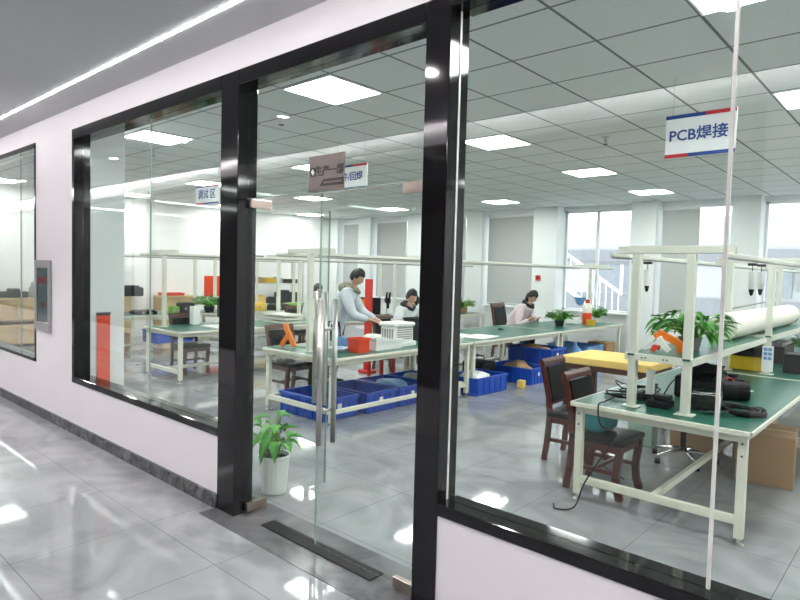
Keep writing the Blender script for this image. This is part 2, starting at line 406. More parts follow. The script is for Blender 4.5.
for i, x in enumerate((-18.9, -16.9, -14.9, -12.9, -10.9, -8.9, -6.95, -4.95, -2.95, -.95, 1.05)):
    lab = 'round corridor downlight ' + ['at the far left end', 'second from the far end', 'third from the far end', 'fourth from the far end', 'opposite the far left window', 'left of the wall cabinet', 'opposite the wall cabinet', 'opposite the left window', 'opposite the glass door', 'opposite the right window', 'at the right end'][i]
    if dl is None:
        dl = thing('corridor_downlight', lab, 'downlight', (x, -1.3, H), 0, 'corridor downlights')
        MB().lathe([(.055, 0), (.065, -.001), (.072, -.008), (.055, -.01)], 20, cap=False).build('rim', M['wplas'], dl)
        MB().lathe([(.055, -.0), (.055, -.006)], 20).build('lens', M['down'], dl)
    else: dup(dl, (x, -1.3, H), 0, lab)
tl = None
for i, x in enumerate((-15, -12, -9)):
    lab = 'long tube light in the room across the corridor, ' + ['leftmost', 'middle', 'rightmost'][i]
    if tl is None:
        tl = thing('tube_light', lab, 'tube light', (x, YO - 2.5, 3.0), 0, 'tube lights across the corridor')
        B(-.05, .05, -1.8, 1.8, 0, .2).build('housing', M['wplas'], tl); B(-.04, .04, -1.78, 1.78, -.03, 0).build('tube', M['tube'], tl)
    else: dup(tl, (x, YO - 2.5, 3.0), 0, lab)

sp = None
for (x, y, wh) in ((-7.82, 1.5, 'above the left bench row'), (-3.64, 3.53, 'behind the black door post'), (-2.8, 4.1, 'beside the white PCB sign'), (-5.0, 1.45, 'above the open door')):
    lab = 'small fire sprinkler head hanging from the ceiling ' + wh
    if sp is None:
        sp = thing('sprinkler', lab, 'sprinkler', (x, y, H), 0, 'ceiling sprinklers')
        MB().lathe([(.04, 0), (.04, -.006), (.012, -.012), (.012, -.06), (.008, -.062)], 12).build('stem', M['steel'], sp)
        MB().lathe([(.03, -.075), (.03, -.078)], 10).build('deflector', M['dgrey'], sp)
    else: dup(sp, (x, y, H), 0, lab)

# hanging signs
def sign(x, y, z0, w, h, body, label, size, flip=False):
    t = thing('hanging_sign', label, 'sign', (x, y, z0), 0, 'hanging workshop signs')
    B(-w / 2, w / 2, 0, .012, 0, h).build('board', M['sboard'], t)
    k = h * .085
    B(-w / 2, w * .08, -.003, 0, h - k, h).build('blue_stripe', M['sblue'], t); B(w * .08, w / 2, -.003, 0, h - k, h).build('red_stripe', M['sred'], t)
    B(-w / 2, -w * .16, -.003, 0, 0, k).build('red_stripe', M['sred'], t); B(-w * .16, w / 2, -.003, 0, 0, k).build('blue_stripe', M['sblue'], t)
    text(body, size, M['sblue'], t, 'lettering', (-.012, -.0025, h * .5), bold=.0018)
    for sx in (-w * .4, w * .4): MB().tube([(sx, .006, h), (sx, .006, H - z0)], .0015, 5).build('cord', M['mgrey'], t)
    return t
sign(-1.385, 2.5, 2.60, .482, .315, 'PCB焊接', 'white hanging sign with PCB lettering above the right workbench', .108)
sign(-5.11, 2.5, 2.615, .55, .275, '插件/回焊', 'white hanging sign behind the bronze door plate', .105)
sign(-8.19, 2.5, 2.612, .64, .275, '调试 区', 'white hanging sign partly behind the left black post', .15)

# ------------------------------------------------------------------ workbenches
TZ = .748
def make_bench(W, L, near=True, far=True, shelf=False, hz=1.87, px=(-.19, .19), off=0.0, bars=(0,)):
    t = thing('workbench', '', 'workbench', (0, 0, 0), 0, 'green topped workbenches')
    w, l = W / 2, L / 2
    B(-w + .012, w - .012, -l + .012, l - .012, TZ - .02, TZ, .002).build('tabletop', M['green'], t)
    e = MB(); e.box(-w, w, -l, -l + .014, TZ - .034, TZ + .001, .004); e.box(-w, w, l - .014, l, TZ - .034, TZ + .001, .004)
    e.box(-w, -w + .014, -l, l, TZ - .034, TZ + .001, .004); e.box(w - .014, w, -l, l, TZ - .034, TZ + .001, .004)
    e.build('edge_trim', M['cream'], t)
    a = MB(); i = .045
    a.box(-w + i, w - i, -l + .05, -l + .075, TZ - .085, TZ - .022); a.box(-w + i, w - i, l - .075, l - .05, TZ - .085, TZ - .022)
    a.box(-w + .05, -w + .075, -l + .05, l - .05, TZ - .085, TZ - .022); a.box(w - .075, w - .05, -l + .05, l - .05, TZ - .085, TZ - .022)
    a.build('apron', M['cream'], t)
    for sx in (-1, 1):
        for sy in (-1, 1):
            x, y = sx * (w - .06), sy * (l - .06)
            g = B(x - .027, x + .027, y - .027, y + .027, .045, TZ - .02, .004).build('leg', M['cream'], t)
            MB().lathe([(.032, 0), (.034, .006), (.012, .014), (.009, .05)], 14, (x, y, 0)).build('levelling_foot', M['steel'], g)
            for z in (.66, .58): MB().tube([(x, y + sy * .026, z), (x, y + sy * .031, z)], .007, 8).build('bolt', M['dgrey'], g)
    for sy in (-1, 1):
        y = sy * (l - .06); B(-w + .08, w - .08, y - .02, y + .02, .13, .185, .003).build('stretcher', M['cream'], t)
    for b in bars: B(b * (w - .06) - .02, b * (w - .06) + .02, -l + .08, l - .08, .135, .18, .003).build('stretcher', M['cream'], t)
    ps = []
    if near: ps.append(-l + .2)
    if far: ps.append(l - .25)
    for y in ps:
        for x in px:
            p = B(x - .028, x + .028, y - .028, y + .028, TZ + .006, hz, .003).build('upright', M['creamw'], t)
            B(x - .06, x + .06, y - .05, y + .05, TZ, TZ + .008, .002).build('base_plate', M['creamw'], p)
        B(off - .39, off + .39, y - .03, y + .03, hz, hz + .055, .003).build('crossbar', M['creamw'], t)
    for x in (off - .37, off + .37):
        B(x - .014, x + .014, -l, l, hz - .03, hz, .003).build('tool_rail', M['creamw'], t)
        B(x - .005, x + .005, -l, l, hz - .042, hz - .03).build('rail_track', M['mgrey'], t)
    if shelf:
        sz = 1.095
        c0 = (px[0] + px[1]) / 2
        B(c0 - .22, c0 + .22, -l + .17, l - .1, sz + .03, sz + .045).build('shelf_board', M['green'], t)
        s = MB(); y0, y1 = -l + .155, l - .1
        s.box(c0 - .165, c0 + .165, y0, y0 + .03, sz, sz + .05); s.box(c0 - .235, c0 - .218, y0, y1, sz + .0, sz + .048); s.box(c0 + .218, c0 + .235, y0, y1, sz, sz + .048)
        s.build('shelf_rail', M['creamw'], t)
        for x in (c0 - .11, c0 - .085, c0 + .04, c0 + .065): MB().tube([(x, y0 - .002, sz + .025), (x, y0 + .001, sz + .025)], .006, 8).build('rail_hole', M['dgrey'], t)
    return t
XA, XB, XC, XD = -1.445, -5.375, -8.55, -11.44
y1, y2, y3 = 3.26, 5.86, 8.46
bA = make_bench(1.22, 2.58, far=False, shelf=True, px=(-.225, .15), off=.035); bA.location = (XA, y1, 0); bA['label'] = 'green topped workbench nearest the right window with an upper shelf'
bA2 = make_bench(1.22, 2.58, shelf=True, px=(-.225, .15), off=.035); bA2.location = (XA, y2, 0); bA2['label'] = ('green topped workbench at the right edge, behind the nearest shelved one')
dup(bA2, (XA, y3, 0), 0, 'green topped shelved workbench at the right, nearest the windows')
bB = make_bench(1.25, 2.58, px=(0,), bars=(-1, 1)); bB.location = (XB, y1, 0); bB['label'] = 'green topped workbench seen through the door with blue crates under it'
bB2 = make_bench(1.25, 2.58, near=False, far=False, bars=(-1,)); bB2.location = (XB, y2, 0); bB2['label'] = 'long green workbench right of the middle black post'
bB3 = make_bench(1.25, 2.58, near=False, far=True, px=(0,), bars=(-1,)); bB3.location = (XB, y3, 0); bB3['label'] = 'green workbench with the red topped bottle, by the far windows'
bC = make_bench(1.1, 2.58, px=(-.28,), off=-.28); bC.location = (XC, y1, 0); bC['label'] = 'green workbench in front, seen through the left window'
dup(bC, (XC, y2, 0), 0, 'green workbench in the third row, behind the standing worker')
dup(bC, (XC, y3, 0), 0, 'green workbench in the third row, nearest the far windows')
dup(bC, (XD, y1, 0), 0, 'pale edged workbench by the oak counters on the left')
dup(bC, (XD, y2, 0), 0, 'workbench in the leftmost row in front of the storage rack')

# ------------------------------------------------------------------ chairs
def make_chair(wm, sm):
    t = thing('wooden_chair', '', 'chair', (0, 0, 0), 0, 'wooden chairs with black seats')
    for sy in (-1, 1):
        # rear post: a bent stile from floor to head, swept back
        MB().strip([(-.22, 0), (-.195, .2), (-.18, .45), (-.195, .62), (-.235, .80), (-.27, .95)], sy * .205 - .017, sy * .205 + .017, .045).build('rear_leg', wm, t)
        MB().strip([(.215, 0), (.185, .09), (.175, .2), (.19, .32), (.2, .43)], sy * .195 - .022, sy * .195 + .022, .05).build('front_leg', wm, t)
        B(-.18, .19, sy * .195 - .011, sy * .195 + .011, .19, .225, .003).build('stretcher', wm, t)
    B(-.012, .012, -.19, .19, .195, .222, .003).build('stretcher', wm, t)
    ap = MB(); ap.box(-.19, .2, -.205, -.18, .37, .44, .004); ap.box(-.19, .2, .18, .205, .37, .44, .004); ap.box(.18, .205, -.2, .2, .37, .44, .004); ap.box(-.2, -.175, -.2, .2, .37, .44, .004)
    ap.build('seat_frame', wm, t)
    s = MB(); s.box(-.21, .235, -.23, .23, .43, .485, .022, seg=3); s.build('seat', sm, t, True)
    MB().strip([(-.172, .57), (-.205, .75), (-.238, .90)], -.19, .19, .03).build('backrest', sm, t)
    MB().strip([(-.255, .905), (-.264, .94), (-.283, .965)], -.225, .225, .04).build('top_rail', wm, t)
    MB().strip([(-.183, .54), (-.19, .60)], -.18, .18, .03).build('lower_rail', wm, t)
    t.scale = (1, 1, .95)
    return t
c1 = make_chair(M['redwood'], M['leather']); c1.location = (-1.95, 2.40, 0); c1.rotation_euler = (0, 0, .0); c1['label'] = 'red brown wooden chair with a teal bag on its black seat'
dup(c1, (-2.44, 2.93, 0), .05, 'red brown wooden chair standing farther left, its black back near the yellow table')
c2 = make_chair(M['darkwood'], M['leather']); c2.location = (-6.45, 2.75, 0); c2['label'] = 'dark wooden chair at the left side of the crate bench, beside the orange tool'
dup(c2, (-8.85, 2.62, 0), .0, 'dark wooden chair under the left window bench')
dup(c2, (-6.56, 8.36, 0), .05, 'dark chair behind the seated person in the pink coat').scale = (1, 1.15, 1.12)
dup(c2, (-7.02, 5.35, 0), 0, 'dark chair holding the seated worker with a dark collar')
dup(c2, (-9.65, 5.5, 0), 0, 'dark chair holding the seated person at the third bench row')

# office chair base under the right bench
t = thing('office_chair', 'black office chair with a chrome star base under the right workbench', 'chair', (-1.72, 3.62, 0), .4)
for k in range(5):
    a = k * 2 * PI / 5
    g = MB().tube([(0, 0, .12), (.28 * math.cos(a), .28 * math.sin(a), .075)], [.022, .015], 8).build('base_arm', M['chrome'], t, True)
    cx, cy = .28 * math.cos(a), .28 * math.sin(a)
    MB().tube([(cx - .022, cy, .028), (cx + .022, cy, .028)], .028, 12).build('caster', M['blackp'], g)
MB().tube([(0, 0, .1), (0, 0, .42)], .025, 10).build('gas_column', M['blackp'], t)
B(-.23, .23, -.22, .22, .42, .49, .02, seg=2).build('seat', M['darkcloth'], t)
B(-.2, .2, .2, .25, .52, .66, .02, seg=2).build('backrest', M['darkcloth'], t)

# ------------------------------------------------------------------ crates and boxes
def make_crate(L, W, h):
    t = thing('plastic_crate', '', 'crate', (0, 0, 0), 0, 'blue plastic crates')
    s = MB(); l, w = L / 2, W / 2; k = .012
    s.box(-l + .02, l - .02, -w + .02, w - .02, 0, .012)
    for (x0, x1, y0, y1_) in ((-l + .015, l - .015, -w + .012, -w + .012 + k), (-l + .015, l - .015, w - .012 - k, w - .012), (-l + .012, -l + .012 + k, -w + .015, w - .015), (l - .012 - k, l - .012, -w + .015, w - .015)):
        s.box(x0, x1, y0, y1_, .01, h - .02)
    s.build('crate_body', M['blue'], t)
    r = MB(); r.box(-l, l, -w, -w + .03, h - .035, h, .004); r.box(-l, l, w - .03, w, h - .035, h, .004); r.box(-l, -l + .03, -w, w, h - .035, h, .004); r.box(l - .03, l, -w, w, h - .035, h, .004)
    r.build('rim', M['blue'], t)
    rb = MB(); n = 5
    for i in range(n + 1):
        x = -l + .04 + i * (L - .08) / n
        rb.box(x - .006, x + .006, -w + .002, -w + .014, .02, h - .03); rb.box(x - .006, x + .006, w - .014, w - .002, .02, h - .03)
        y = -w + .04 + i * (W - .08) / n
        rb.box(l - .014, l - .002, y - .006, y + .006, .02, h - .03); rb.box(-l + .002, -l + .014, y - .006, y + .006, .02, h - .03)
    rb.build('ribs', M['blue'], t)
    B(l - .003, l + .001, -.06, .0, h * .5, h * .72).build('label_card', M['paper'], t)
    return t
cr = make_crate(.8, .55, .25); cr.location = (-5.40, 2.35, 0); cr['label'] = 'blue crate at the near end under the bench seen through the door'
for loc, rz, lab in (((-5.35, 2.98, 0), PI / 2 * 0, 'blue crate second from the door under the crate bench'), ((-5.35, 3.56, 0), 0, 'blue crate third from the door under the crate bench'),
                     ((-5.35, 4.14, 0), 0, 'blue crate fourth from the door, beside the black post'),
                     ((-4.93, 4.92, 0), PI / 2, 'blue crate with crumpled paper, right of the middle post'),
                     ((-5.0, 6.15, 0), 0, 'blue crate with brown packing in it, near the red chair back'),
                     ((-5.0, 6.74, 0), 0, 'blue crate on the floor under another stacked crate'), ((-5.0, 6.74, .252), 0, 'blue crate stacked on top of another under the bench'),
                     ((-.42, 4.0, 0), PI / 2, 'blue crate at the right edge beside the cardboard box'),
                     ((-11.3, 3.5, .19), PI / 2, 'blue crate on the stretcher of the leftmost bench')):
    dup(cr, loc, rz, lab)
# crate contents
def crumple(name, loc, sx, sy, sz, m_, label, cat, rz=0):
    o = MB().blob((0, 0, sz), sx, sy, sz, 2, .22).build(name, m_, None, False); o.location = loc; o.rotation_euler = (0, 0, rz); tag(o, label, cat); return o
crumple('packing_paper', (-4.93, 4.85, .015), .2, .3, .15, M['paper'], 'crumpled white paper in the blue crate right of the middle post', 'paper')
crumple('packing_paper', (-5.0, 6.15, .015), .3, .2, .15, M['card'], 'crumpled brown packing in the blue crate near the chair', 'paper')
crumple('packing_paper', (-5.0, 6.74, .268), .3, .2, .14, M['card'], 'brown packing filling the topmost stacked blue crate', 'paper')
crumple('plastic_bag', (-5.35, 3.56, .015), .28, .2, .13, M['blue2'], 'bluish plastic bag in the third crate under the bench', 'bag')
crumple('plastic_bag', (-5.35, 4.14, .015), .28, .2, .14, M['mgrey'], 'grey plastic bag in the crate beside the black post', 'bag')

def carton(name, loc, sx, sy, sz, label, rz=0, m_=None, cat='box'):
    t = thing(name, label, cat, loc, rz, 'cardboard boxes'); m_ = m_ or M['card']
    B(-sx / 2, sx / 2, -sy / 2, sy / 2, 0, sz, .004).build('carton_body', m_, t)
    f1 = MB(); f1.box(-sx / 2, sx / 2, -sy / 2 - .0, -.004, sz, sz + .005); f1.build('flap', m_, t)
    B(-sx / 2, sx / 2, .004, sy / 2, sz, sz + .005).build('flap', m_, t)
    B(-sx / 2, sx / 2, -.03, .03, sz + .005, sz + .0065).build('packing_tape', M['tan'], t)
    return t
carton('cardboard_box', (-1.06, 3.68, 0), .42, .5, .42, 'large brown cardboard box at the right edge under the workbench', .12)
carton('cardboard_box', (-1.75, 4.17, 0), .4, .4, .38, 'brown cardboard box farther back under the right workbench')
carton('cardboard_box', (-1.25, 4.2, 0), .3, .34, .5, 'tall brown cardboard box deep under the right workbench')
t = carton('waste_box', (-2.22, 3.98, 0), .24, .24, .34, 'pale green plastic bin standing behind the wooden chairs', .1, M['palegreen'], 'bin'); del t['group']

# ------------------------------------------------------------------ yellow table between the rows
t = thing('side_table', 'low dark table carrying the yellow foam sheet behind the chairs', 'table', (-2.84, 4.85, 0))
B(-.5, .5, -.48, .33, .60, .66, .004).build('tabletop', M['darkwood'], t)
for sx in (-1, 1):
    for sy in (-1, 1): B(sx * .44 - .03, sx * .44 + .03, sy * .38 - .03 - .075, sy * .38 + .03 - .075, 0, .6, .003).build('leg', M['darkwood'], t)
o = B(-.52, .54, -.5, .35, 0, .085, .012, seg=2).build('foam_sheet', M['foam']); o.location = (-2.84, 4.85, .661); tag(o, 'yellow foam sheet lying over the low dark table', 'foam sheet')
t = carton('cardboard_box', (-2.66, 4.95, .747), .16, .12, .08, 'small open brown box on the yellow foam sheet')
o = MB(); o.box(-.14, .14, -.1, .1, 0, .035, .005); o.box(-.13, .13, -.09, .09, .035, .06, .005); o = o.build('component_tray', M['dgrey']); o.location = (-2.46, 4.98, .747); tag(o, 'dark grey component tray on the yellow foam sheet', 'tray')

# ------------------------------------------------------------------ plants
def leaf_mesh(mb, base, dirv, L, W, droop, fold=.25):
    d = Vector(dirv).normalized(); side = d.cross(Vector((0, 0, 1)))
    side = side.normalized() if side.length > .01 else Vector((1, 0, 0)); up = side.cross(d)
    prof = [(0, 0.05), (.18, .75), (.42, 1), (.7, .7), (1, .02)]; L_, C_, R_ = [], [], []
    for u, wv in prof:
        c = Vector(base) + d * L * u + Vector((0, 0, -droop * L * u * u)); ww = side * W * wv / 2; e = up * W * wv * fold
        C_.append(mb.bm.verts.new(c)); L_.append(mb.bm.verts.new(c - ww + e)); R_.append(mb.bm.verts.new(c + ww + e))
    for i in range(4):
        mb.bm.faces.new((L_[i], C_[i], C_[i + 1], L_[i + 1])); mb.bm.faces.new((C_[i], R_[i], R_[i + 1], C_[i + 1]))
def plant(loc, label, spread, height, n, leafL, pot, leafm, droop=.5, z0=.02):
    t = thing('potted_plant', label, 'plant', loc, random.random() * 6)
    pr, ph, pm = pot
    MB().lathe([(pr * .75, 0), (pr * .8, .005), (pr, ph * .9), (pr * 1.06, ph * .92), (pr * 1.06, ph), (pr * .94, ph), (pr * .9, ph * .9)], 20).build('pot', pm, t, False)
    MB().lathe([(pr * .9, ph * .86), (pr * .9, ph * .9)], 16).build('soil', M['soil'], t)
    st, lf = MB(), MB()
    for i in range(n):
        a = random.uniform(0, 2 * PI); r = spread * math.sqrt(random.random()); h = ph + height * random.uniform(.25, 1) * (1 - .4 * (r / spread))
        tip = Vector((r * math.cos(a), r * math.sin(a), h)); b0 = Vector((pr * .5 * math.cos(a) * random.random(), pr * .5 * math.sin(a) * random.random(), ph * .88))
        mid = (b0 + tip) / 2 + Vector((0, 0, height * .12)); st.tube([b0, mid, tip], .0035, 5)
        leaf_mesh(lf, tip, (math.cos(a) + random.uniform(-.5, .5), math.sin(a) + random.uniform(-.5, .5), random.uniform(-.15, .7)), leafL * random.uniform(.7, 1.2), leafL * .52, droop * random.uniform(.3, 1.3))
    st.build('stems', M['leafl'], t); o = lf.build('foliage', leafm, t)
    return t
plant((-3.70, .47, 0), 'tall leafy plant in a white ribbed pot on the floor behind the door post', .15, .36, 34, .14, (.115, .29, M['wplas']), M['leaf'], .7)
SZ = 1.095 + .045
plant((-1.46, 2.78, SZ), 'leafy spreading plant in a grey pot on the upper shelf',   .25, .24, 95, .12, (.085, .1, M['mgrey']), M['leaf'], .8)
plant((-5.3, 8.1, TZ), 'bushy potted plant on the bench beside the person in the pink coat', .22, .2, 150, .085, (.09, .1, M['dgrey']), M['leaf'], .3)
plant((-5.25, 9.62, TZ), 'leafy plant right of the red topped bottle at the bench end', .17, .28, 130, .085, (.09, .1, M['wplas']), M['leaf'])
plant((-8.35, 9.25, TZ), 'yellow green plant on the far bench right of the middle post', .24, .26, 140, .09, (.1, .12, M['card']), M['leafl'])
plant((-11.15, 4.3, TZ), 'bushy green plant on the leftmost bench beside the left black post', .3, .25, 190, .09, (.11, .12, M['dgrey']), M['leaf'])
plant((-1.15, 6.6, TZ), 'green plant on the far bench at the right edge', .22, .22, 120, .09, (.09, .1, M['dgrey']), M['leaf'])

# ------------------------------------------------------------------ things on the right bench
def wire(name, pts, r, m_, label, parent=None, cat='cable'):
    # smooth the polyline
    P_ = [Vector(p) for p in pts]; out = []
    for i in range(len(P_) - 1):
        p0, p1, p2, p3 = P_[max(i - 1, 0)], P_[i], P_[i + 1], P_[min(i + 2, len(P_) - 1)]
        for k in range(6):
            u = k / 6; out.append(.5 * ((2 * p1) + (p2 - p0) * u + (2 * p0 - 5 * p1 + 4 * p2 - p3) * u * u + (3 * p1 - p0 - 3 * p2 + p3) * u ** 3))
    out.append(P_[-1])
    o = MB().tube(out, r, 6).build(name, m_, parent, True)
    if label: tag(o, label, cat)
    return o
def coil(cx, cy, z, r, turns, jit=.02, h=.03):
    return [(cx + (r + random.uniform(-jit, jit)) * math.cos(a * PI / 4), cy + (r + random.uniform(-jit, jit)) * math.sin(a * PI / 4) * .8, z + .008 + random.uniform(0, h)) for a in range(int(turns * 8))]
wire('power_cable', coil(-1.82, 2.42, TZ, .12, 3.5, .04), .006, M['blackp'], 'tangled black cables lying on the left front of the right workbench')
wire('power_cable', coil(-1.02, 2.52, TZ, .135, 6, .02, .04), .010, M['blackp'], 'coiled thick black cable at the front right corner of the workbench')
wire('power_cable', [(-1.98 + .34 * random.random(), 2.3 + .55 * random.random(), TZ + .012 + .1 * random.random() ** 2) for k in range(16)], .005, M['blackp'], 'looping thin black leads heaped left of the left shelf upright')
crumple('cable_heap', (-1.7, 2.52, TZ), .11, .12, .035, M['blackp'], 'black heap of leads behind the left shelf upright', 'cables')
crumple('cable_heap', (-1.4, 3.0, TZ + .172), .16, .17, .05, M['blackp'], 'black heap of leads lying on the black power supply', 'cables')
wire('power_cable', [(-1.85, 2.3, TZ + .02), (-1.84, 2.1, TZ + .015), (-1.82, 1.94, TZ + .012), (-1.79, 1.93, .62), (-1.72, 2.05, .55), (-1.78, 1.97, .4), (-1.86, 1.85, .2), (-1.9, 1.78, .03), (-2.0, 1.70, .012), (-2.06, 1.78, .012)], .006, M['blackp'], 'black power cable hanging from the bench front to the floor')
wire('power_cable', [(-2.1, 2.75, TZ - .7 + .01), (-1.9, 2.7, .01)], .005, M['blackp'], 'short black cable on the floor behind the chair legs')
t = thing('soldering_station', 'black soldering station with a white sleeve beside the left shelf upright', 'tool', (-1.5, 2.3, TZ))
B(-.09, .07, -.07, .08, 0, .05, .008).build('housing', M['blackp'], t); B(-.05, .06, -.03, .07, .05, .09, .008).build('transformer', M['dgrey'], t)
B(-.1, -.05, -.05, .0, .09, .27, .004).build('white_sleeve', M['wplas'], t); B(-.09, -.06, -.04, -.01, .05, .09).build('stand', M['dgrey'], t)
wire('lead', [(.0, .05, .09), (.06, .1, .2), (.12, .12, .1), (.16, .14, .01)], .005, M['blackp'], None, t)
# clear acrylic box with blower
t = thing('blower_box', 'clear acrylic box with a black blower, beside the right shelf upright', 'tool', (-1.25, 2.47, TZ), .2)
fr = MB(); s_ = .105; hh = .13
for x in (-s_, s_):
    for y in (-s_, s_): fr.box(x - .004, x + .004, y - .004, y + .004, 0, hh)
fr.box(-s_, s_, -s_ - .004, -s_ + .004, hh - .006, hh); fr.box(-s_, s_, s_ - .004, s_ + .004, hh - .006, hh); fr.box(-s_ - .004, -s_ + .004, -s_, s_, hh - .006, hh); fr.box(s_ - .004, s_ + .004, -s_, s_, hh - .006, hh)
fr.build('box_frame', M['chrome'], t)
B(-s_, s_, -s_, s_, .002, hh - .006).build('acrylic_wall', M['acrylic'], t)
MB().lathe([(.085, .01), (.095, .03), (.095, .1), (.08, .115)], 24).build('blower', M['blackp'], t, False)
MB().lathe([(.07, hh), (.1, hh + .002), (.1, hh + .012), (.085, hh + .012), (.06, hh + .004)], 24).build('intake_ring', M['chrome'], t, False)
o = B(-.11, .07, -.035, .035, 0, .006, rot=Matrix.Rotation(-.18, 3, 'Y')).build('steel_ruler', M['chrome']); o.location = (-1.12, 2.33, TZ + .025); tag(o, 'bright metal strip leaning beside the clear blower box', 'metal strip')
# dark electronics heap
t = thing('power_supply', 'black boxy power supply under the shelf behind the clear blower box', 'tool', (-1.42, 3.0, TZ), .1)
B(-.17, .17, -.18, .18, 0, .17, .012).build('case', M['blackp'], t); B(-.15, .15, -.186, -.18, .02, .15).build('front_panel', M['dgrey'], t)
for k in range(3): MB().tube([(-.1 + k * .1, -.186, .05), (-.1 + k * .1, -.205, .05)], .018, 12).build('knob', M['mgrey'], t)
t = thing('electric_motor', 'round black motor lying right of the clear blower box', 'motor', (-1.2, 3.02, TZ), .5)
MB().tube([(-.11, 0, .075), (.11, 0, .075)], .075, 20).build('motor_body', M['blackp'], t)
MB().tube([(-.135, 0, .075), (-.11, 0, .075)], .05, 16).build('end_cap', M['dgrey'], t); MB().tube([(.11, 0, .075), (.15, 0, .075)], .012, 8).build('shaft', M['steel'], t)
wire('winding', [(-.05, .06, .12), (.0, .1, .16), (.06, .09, .1), (.02, .12, .05)], .008, M['red'], None, t)
t = thing('wound_spool', 'black spool with a red band beside the round motor', 'spool', (-1.3, 3.4, TZ), .4)
MB().lathe([(.09, 0), (.1, .01), (.1, .12), (.05, .13), (.05, .15)], 18).build('spool', M['blackp'], t); MB().lathe([(.102, .03), (.104, .05), (.102, .07)], 18, cap=False).build('red_band', M['red'], t)
t = thing('tool_case', 'yellow and black tool case on the bench behind the front shelf', 'tool case', (-1.5, 5.0, TZ), .0)
B(-.16, .16, -.14, .14, 0, .15, .01).build('case_body', M['yellow'], t); B(-.165, .165, -.145, .145, .15, .25, .01).build('case_lid', M['blackp'], t); B(-.05, .05, -.155, -.145, .16, .2).build('latch', M['dgrey'], t)
t = thing('notice_card', 'white card with blue squares hung on the far shelf upright', 'card', (-1.285, 4.736, TZ + .03))
B(-.05, .05, -.004, .004, 0, .26).build('card', M['paper'], t)
for r_ in range(3):
    for c_ in range(2): B(-.036 + c_ * .04, -.004 + c_ * .04, -.006, -.004, .12 + r_ * .045, .15 + r_ * .045).build('blue_square', M['blue2'], t)
t = thing('power_supply', 'black power supply standing right of the white card with blue squares', 'tool', (-1.1, 5.15, TZ))
B(-.1, .06, -.12, .12, 0, .2, .008).build('case', M['blackp'], t); MB().tube([(.06, 0, .1), (.075, 0, .1)], .03, 12).build('knob', M['dgrey'], t)
o = B(-.06, .06, -.5, .5, 0, .07, .008).build('foam_block', M['foam']); o.location = (-1.12, 5.9, TZ); tag(o, 'long yellow foam block on the bench at the right edge', 'foam block')
t = thing('equipment_rack', 'grey cluttered equipment crate behind the foam block at the right edge', 'equipment', (-1.45, 6.0, TZ))
B(-.15, .15, -.3, .3, 0, .2, .01).build('case', M['dgrey'], t); B(-.13, .13, -.28, .28, .2, .24, .01).build('tray', M['mgrey'], t); B(-.12, .02, -.25, .0, .24, .3, .01).build('package', M['blue2'], t)

# upper shelf things
t = thing('foam_roll', 'long cream white wrapped roll lying on the upper shelf', 'roll', (-1.48, 4.35, SZ + .126), 0)
MB().tube([(0, -.55, 0), (0, -.5, 0), (0, .6, 0), (0, 2.6, 0)], [.12, .125, .125, .125], 24).build('roll_body', M['roll'], t, False)
MB().tube([(0, -.552, 0), (0, -.55, 0)], .03, 14).build('core', M['card'], t)
t = thing('glue_gun', 'bright orange hot tool leaning on the shelf beside the spreading plant', 'tool', (-1.50, 2.50, SZ), .15)
MB().strip([(-.11, .14), (-.02, .10), (.06, .055), (.1, .03)], -.022, .022, .05).build('body', M['orange'], t)
MB().strip([(.04, .06), (.05, .0)], -.018, .018, .035).build('grip', M['orange'], t)
MB().tube([(-.105, 0, .138), (-.15, 0, .155)], [.013, .005], 8).build('nozzle', M['steel'], t)
t = thing('white_dispenser', 'white and red angled dispenser bottle at the left end of the shelf', 'bottle', (-1.6, 2.42, SZ), .1)
MB().strip([(-.12, .012), (-.05, .07), (-.01, .11)], -.02, .02, .035).build('left_arm', M['wplas'], t)
MB().strip([(.02, .11), (.06, .05), (.1, .012)], -.02, .02, .035).build('right_arm', M['wplas'], t)
MB().lathe([(.012, .1), (.02, .11), (.018, .135), (.006, .14)], 12).build('cap', M['orange'], t)
MB().strip([(-.02, .0), (-.005, .035), (.03, .03)], -.02, .02, .035).build('red_foot', M['vermil'], t)
o = MB(); o.prism([(-.2, -.05), (-.2, .05), (.2, .15), (.24, .05)], 0, .01, 'z'); o = o.build('paper_sheet', M['mgrey']); o.location = (-1.6, 5.3, SZ + .27); o.rotation_euler = (0, -.25, .3); tag(o, 'grey folded sheet lying on top of the white roll', 'sheet')
t = thing('yellow_pad', 'small yellow pad lying on the upper shelf behind the spreading plant', 'pad', (-1.66, 3.3, SZ)); B(-.05, .05, -.1, .1, 0, .03, .005).build('pad_body', M['foam'], t); B(-.05, .05, -.1, .1, .03, .05, .005).build('pad_top', M['yellow'], t)

# teal bag on the chair seat
o = MB(); o.box(-.10, .10, -.16, .16, 0, .23, .05, seg=3); o = o.build('cloth_bag', M['teal'], None, True); o.location = (-2.0, 2.40, .463); tag(o, 'teal cloth bag on the seat of the nearest wooden chair', 'bag')

